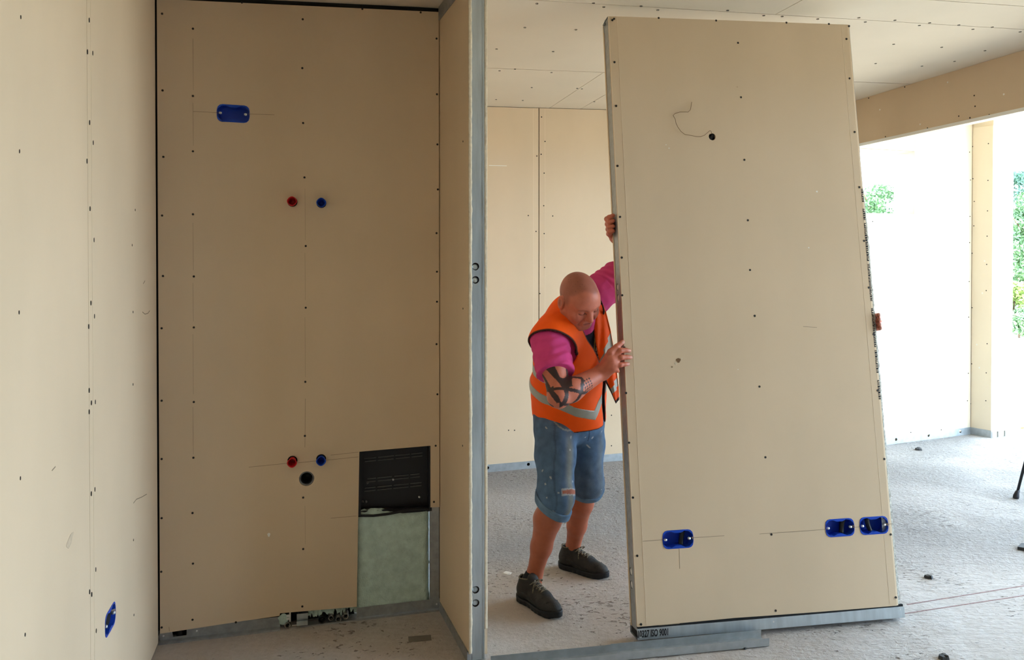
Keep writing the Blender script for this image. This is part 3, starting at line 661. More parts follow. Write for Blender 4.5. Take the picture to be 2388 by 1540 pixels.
S = MB(); wp_ = [(1659, 312), (1657, 307), (1654, 306), (1648, 311), (1641, 317), (1632, 320), (1622, 319), (1608, 316), (1596, 315), (1586, 308), (1579, 298), (1575, 288), (1574, 279), (1569, 270), (1573, 266), (1584, 263), (1596, 263), (1603, 263), (1609, 257), (1611, 248), (1612, 239)]
S.tube([(*(lambda q: (q[0], -.004 - .006 * math.sin(i * .5) ** 2, q[1]))(Pan.at(*p)),) for i, p in enumerate(wp_)], .0011, 6); S.build('draw_wire', M['wire'], pn)
for u, v in ((1432, 44), (1428, 47), (1433, 145), (1437, 247), (1440, 387), (1446, 506), (1450, 601), (1451, 689), (1456, 811), (1460, 917), (1467, 1033), (1476, 1161), (1486, 1297), (1495, 1457),
             (1536, 42), (1670, 48), (1834, 53), (1933, 56), (1721, 100), (1728, 227), (1736, 373), (1744, 514), (1749, 630), (1760, 737), (1771, 902), (1785, 1067), (1799, 1247), (1809, 1425),
             (1980, 61), (1974, 91), (1981, 183), (1993, 308), (2004, 437), (2015, 562), (2026, 671), (2037, 780), (2047, 911), (2062, 1071), (2077, 1247), (2089, 1394)):
    screw(pn, *Pan.at(u, v), .0004 if 1500 < u < 1960 else -.0002, .0050)
for u, v in ((1493.5, 1486), (1803, 1450), (2098, 1421)):
    q = Pan.at(u, v); o = screw(pn, q[0], q[1], -.0038, .0036); o.data = o.data.copy(); o.data.materials[0] = M['white_metal']
for pts in (((1498, 1263), (1551, 1259)), ((1612, 1255), (1689, 1250)), ((1771, 1246), (1930, 1235)), ((1988, 1231), (2004, 1229)), ((1584, 1281), (1585, 1327)), ((1536, 1459), (1585, 1455)), ((2066, 1224), (2082, 1222)), ((1873, 762), (1905, 764))):
    strip(pn, [Pan.at(*q) for q in pts], .0016, M['pencil'])
for k, (u, v, r, mt) in enumerate(((1582, 841, .010, 'wire'), (1576, 848, .006, 'core'), (1567, 856, .003, 'wire'), (1590, 836, .004, 'core'), (1905, 447, .004, 'white_chip'), (1886, 578, .003, 'white_chip'), (1719, 203, .0015, 'wire'), (1560, 346, .0025, 'white_chip'), (1553, 338, .002, 'white_chip'), (1721, 862, .002, 'white_chip'))):
    q = Pan.at(u, v); S = MB(); S.plate([(q[0] + r * math.cos(a) * (1 + .35 * math.sin(3 * a + k)), q[1] + r * math.sin(a)) for a in np.linspace(0, 5.7, 10)], [], -.0008 - .0002 * (k % 3), .001); S.build('chip_mark', M[mt], pn)
def text_mesh(s, size, name, m, parent, mw, shear=0, sx=1.0):
    cu = bpy.data.curves.new(name, 'FONT'); cu.body = s; cu.size = size; cu.extrude = .0003; cu.shear = shear; cu.offset = .0011
    o = bpy.data.objects.new(name, cu); C.objects.link(o)
    me = bpy.data.meshes.new_from_object(o.evaluated_get(bpy.context.evaluated_depsgraph_get())); bpy.data.objects.remove(o)
    me.materials.clear(); me.materials.append(m)
    return link(name, me, parent, mw @ Matrix.Diagonal((sx, 1, 1, 1)))
q = Pan.at(1484, 1492)
text_mesh('10327 ISO 9001', .037, 'printed_text', M['ink'], pn, Matrix.Translation((q[0] + .002, -.0036, .011)) @ Matrix.Rotation(math.pi / 2, 4, 'X'), .12, .56)
# worn, unreadable print running down the right edge
S = MB(); zz = Pan.at(2013, 440)[1]; zend = Pan.at(2057, 930)[1]; r2 = random.Random(3)
while zz > zend:
    run = r2.choice((.10, .06, .17, .05, .13)); z1 = zz - run
    while zz > max(z1, zend):
        hgt = r2.choice((.007, .010, .005)); x0 = xR - .0105
        S.box(x0, x0 + .0095, -.0004, .0002, zz - hgt, zz - hgt * r2.choice((.25, .4, .55)))
        S.box(x0 + r2.choice((0, .005)), x0 + .011, -.0004, .0002, zz - hgt * .5, zz - .0012) if r2.random() < .75 else S.box(x0, x0 + .004, -.0004, .0002, zz - hgt, zz)
        S.box(x0, x0 + .0025, -.0004, .0002, zz - hgt, zz - .001)
        zz -= hgt + .0012
    zz -= r2.choice((.018, .03, .012))
tag(S.build('worn_print', M['ink'], pn), kind='stuff')

# ------------------------------------------------------------------ loose things on the floor
ta, tb = on_floor(1160, 1543), on_floor(1766, 1485)
tdir = (flat(tb) - flat(ta)).normalized()
def channel(pa, L, name, label, sx, wdt=.075, h=.032, cat='steel track', dz=.0):
    x = tdir; F = Face(pa, pa + x)
    o = empty(name, F.m, label=label, cat=cat, group='steel floor tracks under the panel')
    fz_ = lambda t: F.floor(t) + .0015 + dz
    for nm, ya, yb, la, lb in (('web', 0, wdt, 0, .0012), ('flange', 0, .0012, 0, h), ('flange', wdt - .0012, wdt, 0, h)):
        m = MB(); m.hexa([(0, ya, fz_(0) + la), (L, ya, fz_(L) + la), (L, yb, fz_(L) + la), (0, yb, fz_(0) + la)], [(0, ya, fz_(0) + lb), (L, ya, fz_(L) + lb), (L, yb, fz_(L) + lb), (0, yb, fz_(0) + lb)])
        m.build(nm, M['track'], o)
    return o, F
p0 = on_floor(1150, 1570); p1 = on_floor(1447, 1531)
channel(on_floor(1436, 1545), (flat(tb) - flat(on_floor(1436, 1545))).length, 'floor_track', 'short galvanised floor track lying right under the panel bottom', 1, dz=.003)
channel(on_floor(1150, 1574), (flat(p1) - flat(p0)).length, 'floor_track', 'galvanised floor track running left from the panel to the partition foot', 1, .078)
def lump(name, u, v, size, m, label, cat, seed=0, hgt=.3, group=None):
    r = random.Random(seed); p = on_floor(u, v); b = MB(); n = 9
    vs = [(size[0] * math.cos(6.283 * k / n) * (.75 + .4 * r.random()), size[1] * math.sin(6.283 * k / n) * (.75 + .4 * r.random()), 0) for k in range(n)]
    vs += [(x * .8, y * .8, size[2] * (.6 + .6 * r.random())) for x, y, _ in vs]; vs.append((0, 0, size[2]))
    b.add(vs, [(k, (k + 1) % n, n + (k + 1) % n, n + k) for k in range(n)] + [(n + k, n + (k + 1) % n, 2 * n) for k in range(n)] + [tuple(range(n))[::-1]])
    o = b.build(name, m, None, Matrix.Translation((p.x, p.y, fz(p.x) + .001)) @ Matrix.Rotation(r.random() * .6 - .3, 4, 'Z')); return tag(o, label, cat, group)
lump('plaster_flake', 1183, 1338, (.026, .022, .004), M['white_chip'], 'small white plaster flake on the rough floor left of the man', 'flake', 1)
lump('rubble_scrap', 2165, 1348, (.020, .022, .014), M['chip'], 'small black scrap on the pale floor right of the panel', 'scrap', 2, group='dark scraps on the floor')
lump('rubble_scrap', 2200, 1536, (.022, .02, .014), M['chip'], 'dark scrap at the bottom edge of the picture, below the panel', 'scrap', 3, group='dark scraps on the floor')
lump('rubble_scrap', 1735, 1514, (.009, .01, .008), M['chip'], 'tiny dark crumb in front of the short floor track', 'scrap', 4, group='dark scraps on the floor')
lump('rubble_scrap', 2143, 1050, (.03, .03, .016), M['chip'], 'dark scrap near the far floor track right of the panel', 'scrap', 5, group='dark scraps on the floor')
p = on_floor(979, 1490); b = MB(); b.box(-.048, .048, -.026, .022, .0005, .0022); b.build('tape_patch', M['tape'], None, Matrix.Translation((p.x, p.y, fz(p.x))) @ Matrix.Rotation(.16, 4, 'Z')); tag(bpy.data.objects['tape_patch'], 'dull grey tape patch on the niche floor by the partition', 'tape')
p = on_floor(2398, 1282); b = MB(); b.add([(-.06, -.004, .001), (.12, -.12, .001), (.14, .0, .001), (.0, .055, .001), (-.06, -.004, .016), (.12, -.12, .02), (.14, .0, .02), (.0, .055, .016)], [(3, 2, 1, 0), (4, 5, 6, 7), (0, 1, 5, 4), (1, 2, 6, 5), (2, 3, 7, 6), (3, 0, 4, 7)]); tag(b.build('board_offcut', M['chip'], None, Matrix.Translation((p.x, p.y, fz(p.x)))), 'black flat offcut on the floor at the right picture edge', 'offcut')
# pink chalk lines snapped on the floor
fo = bpy.data.objects['floor']
for k, (q0, q1) in enumerate((((2115, 1411), (2420, 1362)), ((2110, 1432), (2420, 1385)))):
    a_, b_ = on_floor(*q0), on_floor(*q1); d = (b_ - a_).normalized().cross(NF.normalized()) * .0035
    m = MB(); m.add([p + NF * .0012 for p in (a_ - d, b_ - d, b_ + d, a_ + d)] + [p + NF * .0003 for p in (a_ - d, b_ - d, b_ + d, a_ + d)], [(3, 2, 1, 0), (0, 1, 2, 3), (4, 5, 6, 7), (0, 1, 5, 4), (2, 3, 7, 6)]); m.build('chalk_line', mat('pink chalk', (.52, .36, .35), .95, 0, .4, 120), fo)
# tripod whose one leg reaches into the picture
p = on_floor(2372, 1163); apex = Vector((p.x + .34, p.y + .05, fz(p.x) + 1.25))
tr = empty('tripod', Matrix.Translation((apex.x, apex.y, fz(apex.x))), label='black tripod at the right picture edge, one leg with rubber foot in view', cat='tripod')
for k in range(3):
    d0 = Vector((p.x - apex.x, p.y - apex.y, 0)); d0.rotate(Matrix.Rotation(k * 2 * math.pi / 3, 3, 'Z'))
    zf_ = fz(apex.x + d0.x) - fz(apex.x) + .004
    m = MB(); m.tube([(d0.x, d0.y, zf_ + .03), (d0.x * .55, d0.y * .55, zf_ + .58), (0, 0, 1.2)], [.0085, .0095, .012], 10); lg = m.build('leg', M['black_plastic'], tr)
    m = MB(); m.tube([(d0.x * 1.03, d0.y * 1.03, zf_ - .003), (d0.x * 1.02, d0.y * 1.02, zf_ + .012), (d0.x, d0.y, zf_ + .035), (d0.x * .97, d0.y * .97, zf_ + .05)], [.017, .018, .013, .0095], 12); m.build('rubber_foot', M['rubber'], lg)
m = MB(); m.lathe([(.0001, 0), (.035, 0), (.04, .02), (.03, .06), (.012, .07), (.012, .12), (.03, .12), (.03, .13), (.0001, .13)], 16, T=Matrix.Translation((0, 0, 1.15)) @ Matrix.Rotation(math.pi / 2, 4, 'X')); m.build('head', M['black_plastic'], tr)
m = MB(); m.tube([(0, 0, .5), (0, 0, 1.16)], .011, 10); m.build('centre_column', M['black_plastic'], tr)

# ------------------------------------------------------------------ outside: ground, lane, lawn, pallet, trees and bushes
GZ = -.30
gm = MB(); gm.box(-80, 140, -40, 160, GZ - .2, GZ); tag(gm.build('ground', M['earth']), kind='structure')
def gpt(u, v): return on_plane(u, v, Vector((0, 0, GZ)), Vector((0, 0, 1)))
def gpatch(name, poly, m, label, z): b = MB(); b.plate([(q.x, -q.y) for q in poly], [], -z - .012, -z, T=Matrix.Rotation(math.pi / 2, 4, 'X') @ Matrix.Identity(4)); return b
def flatpatch(name, y0, y1, m, kind, z):
    b = MB(); b.box(2, 110, y0, y1, GZ, GZ + z); o = b.build(name, m); o['kind'] = kind; return o
yl = lambda v: on_plane(2375, v, Vector((0, 0, GZ)), Vector((0, 0, 1))).y
flatpatch('lane', yl(738), yl(712), M['road'], 'structure', .012)
flatpatch('lawn', yl(765), yl(738), M['grass'], 'stuff', .012)
flatpatch('lawn', yl(712), 130, M['grass'], 'stuff', .012)
def leaf_mesh(name, blobs, n, size, m, parent, seed, mw=None):
    r = np.random.default_rng(seed); V = []; F = []
    wts = np.array([b[3] ** 2 for b in blobs]); wts = wts / wts.sum()
    ids = r.choice(len(blobs), n, p=wts)
    d = r.normal(size=(n, 3)); d /= np.linalg.norm(d, axis=1)[:, None]
    rad = r.random(n) ** .35
    cen = np.array([b[:3] for b in blobs])[ids] + d * (np.array([b[3] for b in blobs])[ids] * rad)[:, None] * np.array([1, 1, .8])
    a = r.normal(size=(n, 3)); a /= np.linalg.norm(a, axis=1)[:, None]
    bb_ = np.cross(a, r.normal(size=(n, 3))); bb_ /= np.linalg.norm(bb_, axis=1)[:, None]
    s = size * (.6 + .8 * r.random(n))[:, None]
    V = np.concatenate([cen - a * s, cen + bb_ * s * .45, cen + a * s, cen - bb_ * s * .45], 1).reshape(-1, 3)
    me = bpy.data.meshes.new(name); me.from_pydata(V.tolist(), [], (np.arange(n * 4).reshape(-1, 4)).tolist()); me.materials.append(m)
    o = link(name, me, parent, mw); o['kind'] = 'stuff'; return o
def tree(x, y, h, cr, m, label, seed, n=7000, name='broadleaf_tree', cat='tree', group='trees outside the open side'):
    r = random.Random(seed); o = empty(name, Matrix.Translation((x, y, GZ + .0135)), label=label, cat=cat, group=group)
    t = MB(); t.tube([(0, 0, 0), (0, 0, .3), (.05 * h * .3, 0, h * .3), (0, .04 * h * .3, h * .62)], [.035 * h * .6, .033 * h * .6, .028 * h * .6, .012 * h], 8)
    for k in range(6):
        a = r.random() * 6.28; z = h * (.32 + .07 * k); t.tube([(0, 0, z), (math.cos(a) * cr * .4, math.sin(a) * cr * .4, z + h * .1), (math.cos(a) * cr * .75, math.sin(a) * cr * .75, z + h * .17)], [.012 * h, .008 * h, .003 * h], 6)
    t.build('trunk', M['bark'], o)
    bl_ = []
    for k in range(16):
        a = r.random() * 6.28; rr_ = cr * .65 * math.sqrt(r.random()); z = h * (.36 + .56 * r.random()); sq = 1 - abs(z / h - .6) * .9
        bl_.append((math.cos(a) * rr_ * sq, math.sin(a) * rr_ * sq, z, cr * (.22 + .16 * r.random())))
    leaf_mesh('foliage', bl_, n, .030 * h ** .5, m, o, seed); return o
def bush(x, y, h, wd, m, label, seed, n=1500):
    r = random.Random(seed); o = empty('bush', Matrix.Translation((x, y, GZ + .0135)), label=label, cat='bush', group='bushes outside the open side')
    t = MB()
    for k in range(5):
        a = r.random() * 6.28; t.tube([(0, 0, 0), (0, 0, .12), (math.cos(a) * wd * .4, math.sin(a) * wd * .4, h * .7)], [.03, .026, .01], 6)
    t.build('stem', M['bark'], o)
    leaf_mesh('foliage', [(wd * .6 * (r.random() * 2 - 1), wd * .6 * (r.random() * 2 - 1), h * (.42 + .33 * r.random()), min(h, wd) * .38) for _ in range(9)], n * 2, .05, m, o, seed); return o
def stand(u, dist): d = ray(u, 605); return d.x / d.y * dist, dist
KT = ('leaf', 'leaf2', 'leaf3')
for k, (u, Y, h, cr, mk, lb) in enumerate(((2035, 30, 5.2, 1.6, 'leaf', 'tree with a dark rounded crown seen through the small window'), (2072, 24, 3.0, 1.1, 'leaf2', 'low yellow-green tree at the sill of the small window'), (2392, 34, 6.2, 1.7, 'leaf3', 'tall blue-green tree at the far right picture edge'), (2400, 22, 3.9, 1.2, 'leaf', 'grey-green tree below the tall one at the right picture edge'),
                                           (2500, 30, 7.0, 2.4, 'leaf3', 'tall tree just outside the right picture edge, behind the open side'), (2640, 26, 6.0, 2.2, 'leaf', 'tree further right beyond the open side'), (2800, 32, 7.5, 2.6, 'leaf2', 'large pale tree far right beyond the open side'), (1900, 40, 6.0, 1.6, 'leaf3', 'tree hidden beyond the window wall'))):
    x, y = stand(u, Y); tree(x, y, h, cr, M[mk], lb, 20 + k)
for k, (u, Y, h, wd, mk, lb) in enumerate(((2378, 19, 1.55, .7, 'leaf2', 'bright yellow-green bush by the pale lane'), (2402, 17.5, .95, .8, 'leaf', 'low green bush in front of the pale lane at the right edge'), (2760, 17, 1.3, .8, 'leaf2', 'bush just outside the right picture edge'), (2080, 22, 2.3, .8, 'leaf2', 'bush below the small window'))):
    x, y = stand(u, Y); bush(x, y, h, wd, M[mk], lb, 60 + k)
# pallet with a wood block
p = gpt(2378, 1016); pal = empty('pallet', Matrix.Translation((p.x + .25, p.y, GZ)) @ Matrix.Rotation(.28, 4, 'Z'), label='pale wooden pallet outside by the open corner', cat='pallet')
for k in range(5): b = MB(); b.box(-.6, .6, -.4 + .165 * k, -.4 + .165 * k + .12, .10, .122); b.build('deck_board', M['wood'], pal)
for k in range(3): b = MB(); b.box(-.6, .6, -.4 + .35 * k, -.4 + .35 * k + .09, .0, .098); b.build('bearer', M['wood'], pal)
b = MB(); b.box(-.1, .1, -.045, .045, 0, .09); tag(b.build('wood_block', M['wood'], None, Matrix.Translation((p.x + .02, p.y - .2, GZ + .1235)) @ Matrix.Rotation(.5, 4, 'Z')), 'orange wood block lying on the pallet outside', 'wood block')

# ------------------------------------------------------------------ people: one continuous skin grown from a distance field, clothes as further fields
def V3(p): return np.array(p, dtype=np.float64)
class Field:
    """smooth union of tapered capsules and ellipsoids, with optional carving"""
    def __init__(s): s.p = []
    def cap(s, a, b, r0, r1, k=.02, sub=False): a, b = V3(a), V3(b); s.p.append(('c', a, b, r0, r1, k, sub, (a + b) / 2, np.linalg.norm(b - a) / 2 + max(r0, r1))); return s
    def chain(s, pts, rs, k=.02):
        for i in range(len(pts) - 1): s.cap(pts[i], pts[i + 1], rs[i], rs[i + 1], k)
        return s
    def ell(s, c, R, rad, k=.02, sub=False): s.p.append(('e', V3(c), np.array(R, dtype=np.float64), V3(rad), None, k, sub, V3(c), max(rad))); return s
    def __call__(s, P, off=0.0, prims=None):
        d = np.full(len(P), 1.0)
        for t, a, b, r0, r1, k, sub, _, _ in (s.p if prims is None else prims):
            if t == 'c':
                ab = b - a; pa = P - a; h = np.clip(pa @ ab / max(ab @ ab, 1e-12), 0, 1)
                q = np.sqrt(((pa - h[:, None] * ab) ** 2).sum(1)) - (r0 + (r1 - r0) * h)
            else:
                l = (P - a) @ b; k0 = np.sqrt(((l / r0) ** 2).sum(1)) + 1e-9; k1 = np.sqrt(((l / (r0 * r0)) ** 2).sum(1)) + 1e-9
                q = k0 * (k0 - 1) / k1
            if sub:
                q = -q; h = np.clip(.5 - .5 * (q - d) / k, 0, 1) if False else np.clip(.5 + .5 * (q - d) / k, 0, 1); d = d * (1 - h) + q * h + k * h * (1 - h)
            else:
                h = np.clip(.5 + .5 * (d - q) / k, 0, 1); d = d * (1 - h) + q * h - k * h * (1 - h)
        return d - off
    def near(s, c, r): return [p for p in s.p if np.linalg.norm(p[7] - c) < p[8] + r + p[5]]
def surface_nets(f, lo, hi, h, cull=None, B=16):
    """f(P, prims): dual surface of the field inside a box"""
    lo = V3(lo); n = np.ceil((V3(hi) - lo) / h / B).astype(int); N = n * B + 1
    Vv = np.full(N, 1.0, np.float32)
    rad = B * h * .87
    g = np.stack(np.meshgrid(*[np.arange(B + 1)] * 3, indexing='ij'), -1).reshape(-1, 3) * h
    for i in range(n[0]):
        for j in range(n[1]):
            for k in range(n[2]):
                o = lo + np.array([i, j, k]) * B * h; c = o + B * h / 2
                pr = cull(c, rad + .06) if cull else None
                if cull and not pr: continue
                dc = f(c[None], pr)[0]
                if abs(dc) > rad * 1.25 + .02:
                    if dc < 0: Vv[i * B:i * B + B + 1, j * B:j * B + B + 1, k * B:k * B + B + 1] = dc
                    continue
                Vv[i * B:i * B + B + 1, j * B:j * B + B + 1, k * B:k * B + B + 1] = f(g + o, pr).reshape(B + 1, B + 1, B + 1)
    S = Vv < 0
    cnt = sum(S[a:N[0] - 1 + a, b:N[1] - 1 + b, c:N[2] - 1 + c].astype(np.int8) for a in (0, 1) for b in (0, 1) for c in (0, 1))
    act = (cnt > 0) & (cnt < 8); I = np.argwhere(act)
    idx = np.full(act.shape, -1, np.int32); idx[act] = np.arange(len(I))
    cor = {(a, b, c): Vv[I[:, 0] + a, I[:, 1] + b, I[:, 2] + c].astype(np.float64) for a in (0, 1) for b in (0, 1) for c in (0, 1)}
    acc = np.zeros((len(I), 3)); cn = np.zeros(len(I))
    for ax in range(3):
        o1, o2 = [x for x in range(3) if x != ax]
        for a in (0, 1):
            for b in (0, 1):
                k0 = [0, 0, 0]; k0[o1] = a; k0[o2] = b; k1 = list(k0); k1[ax] = 1
                v0, v1 = cor[tuple(k0)], cor[tuple(k1)]; m = (v0 < 0) != (v1 < 0)
                t = np.where(m, v0 / np.where(m, v0 - v1, 1), 0); p = np.zeros((len(I), 3)); p[:, o1] = a; p[:, o2] = b; p[:, ax] = t
                acc += p * m[:, None]; cn += m
    P = lo + (I + acc / cn[:, None]) * h
    Q = []
    for ax in range(3):
        o1, o2 = [(1, 2), (2, 0), (0, 1)][ax]
        sl0 = [slice(None)] * 3; sl1 = [slice(None)] * 3; sl0[ax] = slice(0, -1); sl1[ax] = slice(1, None)
        for o in (o1, o2): sl0[o] = slice(1, -1); sl1[o] = slice(1, -1)
        s0, s1 = S[tuple(sl0)], S[tuple(sl1)]; e = np.argwhere(s0 != s1)
        if not len(e): continue
        flip = s1[tuple(e.T)]
        e = e.copy(); e[:, o1] += 1; e[:, o2] += 1
        def c(d1, d2): q = e.copy(); q[:, o1] += d1; q[:, o2] += d2; return idx[q[:, 0], q[:, 1], q[:, 2]]
        q = np.stack([c(-1, -1), c(0, -1), c(0, 0), c(-1, 0)], 1); q[flip] = q[flip][:, ::-1]; Q.append(q)
    return P, np.concatenate(Q)
def np_mesh(name, P, Q, m, parent=None, col=None, smooth=True):
    me = bpy.data.meshes.new(name); me.vertices.add(len(P)); me.vertices.foreach_set('co', P.astype(np.float32).ravel())
    me.loops.add(Q.size); me.loops.foreach_set('vertex_index', Q.astype(np.int32).ravel())
    me.polygons.add(len(Q)); me.polygons.foreach_set('loop_start', np.arange(0, Q.size, 4, dtype=np.int32)); me.polygons.foreach_set('loop_total', np.full(len(Q), 4, np.int32))
    me.polygons.foreach_set('use_smooth', np.full(len(Q), smooth)); me.materials.append(m); me.update(calc_edges=True); me.validate()
    if col is not None:
        a = me.color_attributes.new('tint', 'FLOAT_COLOR', 'POINT'); a.data.foreach_set('color', np.concatenate([col, np.ones((len(col), 1))], 1).astype(np.float32).ravel())
    return link(name, me, parent)
def relax(P, Q, it=1, lam=.5):
    e = np.concatenate([Q[:, [0, 1]], Q[:, [1, 2]], Q[:, [2, 3]], Q[:, [3, 0]]]); e = np.concatenate([e, e[:, ::-1]])
    for _ in range(it):
        acc = np.zeros_like(P); n = np.bincount(e[:, 0], minlength=len(P))[:, None]
        for k in range(3): acc[:, k] = np.bincount(e[:, 0], P[e[:, 1], k], minlength=len(P))
        P = P + lam * (acc / np.maximum(n, 1) - P)
    return P
def unit(v): v = V3(v); return v / np.linalg.norm(v)
def axes(up, fwd):            # columns: left (viewer's right), forward, up
    u = unit(up); f = V3(fwd); f = unit(f - u * (f @ u)); l = np.cross(f, u); return np.stack([-l if False else np.cross(u, f) * 1, f, u], 1)
def px(u, v, Y): return V3(at_y(u, v, Y))
def smooth01(a, b, x): t = np.clip((x - a) / (b - a), 0, 1); return t * t * (3 - 2 * t)
def seg_par(P, a, b): ab = b - a; h = (P - a) @ ab / (ab @ ab); return h, np.linalg.norm(P - a - np.clip(h, 0, 1)[:, None] * ab, axis=1)

M['skin'] = mat('skin', (.5, .25, .17), .5, 0, .12, 40, .08, 260, .35, attr='tint')
M['tee'] = mat('magenta jersey', (.5, .05, .2), .85, 0, .12, 25, .25, 500, .1, attr='tint')
M['vest'] = mat('hi-vis orange fabric', (.9, .12, .01), .7, 0, .08, 14, .12, 600, .15, attr='tint')
M['band'] = mat('grey reflective tape', (.34, .34, .30), .45, .15, .15, 12, .05, 400, .4)
M['denim'] = mat('worn denim', (.15, .22, .32), .9, 0, .30, 26, .3, 500, .1, attr='tint')
M['sock'] = mat('black sock', (.012, .012, .016), .95)
M['shoe'] = mat('dark grey work shoe', (.036, .033, .030), .7, 0, .45, 30, .3, 150, .25)
M['sole'] = mat('black shoe sole', (.014, .014, .016), .6, 0, .3, 40)
M['lace'] = mat('black and tan lace', (.03, .028, .025), .8, 0, .95, 130, col2=(.30, .25, .17))

SKIN = V3((.52, .150, .088))
def head_field(F, c, R):
    """R columns: his left, face direction, up"""
    W = lambda p: c + R @ V3(p); I3 = np.eye(3)
    F.ell(W((0, -.006, .014)), R, (.078, .098, .092), .02)
    F.ell(W((0, .034, -.050)), R, (.066, .060, .074), .03)
    F.ell(W((0, .058, .02)), R, (.058, .038, .05), .03)
    F.ell(W((0, .068, -.107)), R, (.026, .020, .018), .03)
    for s in (-1, 1):
        F.cap(W((s * .058, .0, -.066)), W((s * .020, .064, -.106)), .019, .016, .03)
        F.ell(W((s * .040, .062, -.050)), R, (.026, .026, .030), .025)
        F.cap(W((s * .012, .090, .007)), W((s * .046, .076, .007)), .010, .009, .02)
        F.ell(W((s * .033, .094, -.016)), R, (.018, .012, .011), .014, True)
        F.ell(W((s * .033, .0775, -.017)), R, (.0145, .0145, .0130), .005)
        F.cap(W((s * .011, .098, -.050)), W((s * .013, .090, -.051)), .0085, .008, .008)
        F.ell(W((s * .082, -.012, -.022)), R, (.009, .021, .034), .008)
        F.ell(W((s * .091, -.008, -.020)), R, (.006, .011, .020), .006, True)
        F.cap(W((s * .022, .094, -.052)), W((s * .034, .080, -.082)), .004, .004, .012, True)
    F.chain([W((0, .088, -.002)), W((0, .100, -.026)), W((0, .113, -.046))], (.0105, .0115, .0125), .012)
    F.cap(W((-.017, .089, -.0735)), W((.017, .089, -.0735)), .0060, .0060, .008); F.cap(W((-.015, .0885, -.0845)), W((.015, .0885, -.0845)), .0068, .0068, .008)
    F.cap(W((-.020, .0975, -.079)), W((.020, .0975, -.079)), .0022, .0022, .003, True)
    F.cap(W((-.006, .112, -.0585)), W((-.006, .104, -.056)), .0032, .0032, .004, True); F.cap(W((.006, .112, -.0585)), W((.006, .104, -.056)), .0032, .0032, .004, True)
def head_color(P, col, c, R):
    L = (P - c) @ R; x, y, z = L.T; on = (np.abs(L) < .15).all(1) & (z > -.135)
    face = (y > .045) & on
    def mix(m, c2): col[:] = col * (1 - m[:, None]) + V3(c2) * m[:, None]
    hair = smooth01(.0, 1, smooth01(.028, .062, z - .55 * np.maximum(y - .02, 0) + .012 * np.sin(x * 60)) * (y < .095)) * on
    side = smooth01(.052, .062, np.abs(x)) * smooth01(-.035, .0, z) * smooth01(.045, .015, y) * on
    mix(np.maximum(hair, side) * .5 * (np.abs(x) < .079), (.15, .06, .045))
    sp = (np.sin(P[:, 0] * 331) * np.sin(P[:, 1] * 287 + 1) * np.sin(P[:, 2] * 311 + 2) > .72) & (hair > .5) & (x < -.005) & (x > -.06); mix(sp * .45, (.08, .03, .02))
    mix(smooth01(.012, .004, np.hypot((x) / 1.9, (z + .079))) * face * .65, (.40, .11, .09))
    mix(smooth01(.0030, .0012, np.abs(z + .0793)) * (np.abs(x) < .021) * face * (y > .08) * .75, (.10, .025, .02))
    for s in (-1, 1):
        ex = x - s * .033
        mix(smooth01(.0032, .0012, np.abs(z + .0245 - .0035 * (ex / .016) ** 2 * 1.0)) * (np.abs(ex) < .017) * face * .85, (.05, .02, .016))
        mix(smooth01(.016, .006, np.hypot(ex, (z + .010) * 1.7)) * face * .22, (.28, .09, .06))
        mix(smooth01(.0065, .0025, np.abs(z - .0055 + .006 * (ex / .022) ** 2)) * (np.abs(ex) < .023) * face * .38, (.16, .08, .05))
        mix(smooth01(.005, .002, np.hypot(x - s * .006, (z + .0575) * 1.4)) * face * .85, (.10, .025, .02))
        mix(smooth01(.012, .004, np.hypot(np.abs(x) - .091, 0)) * (np.hypot(y + .008, (z + .02) * .6) < .011) * on * .28, (.22, .07, .05))
    beard = smooth01(-.06, -.085, z) * face * (np.hypot(x, (z + .08) * 1.2) > .022); mix(beard * .16, (.2, .11, .09))
    red = smooth01(.03, .01, np.hypot(np.abs(x) - .042, z + .045)) * face; mix(red * .22, (.50, .14, .10))
def hand_field(F, wrist, palm_pts, fingers):
    for a, b, r0, r1 in palm_pts: F.cap(a, b, r0, r1, .012)
    for pts, rs in fingers: F.chain(pts, rs, .004) if False else [F.cap(pts[i], pts[i + 1], rs[i], rs[i + 1], .005) for i in range(len(pts) - 1)]
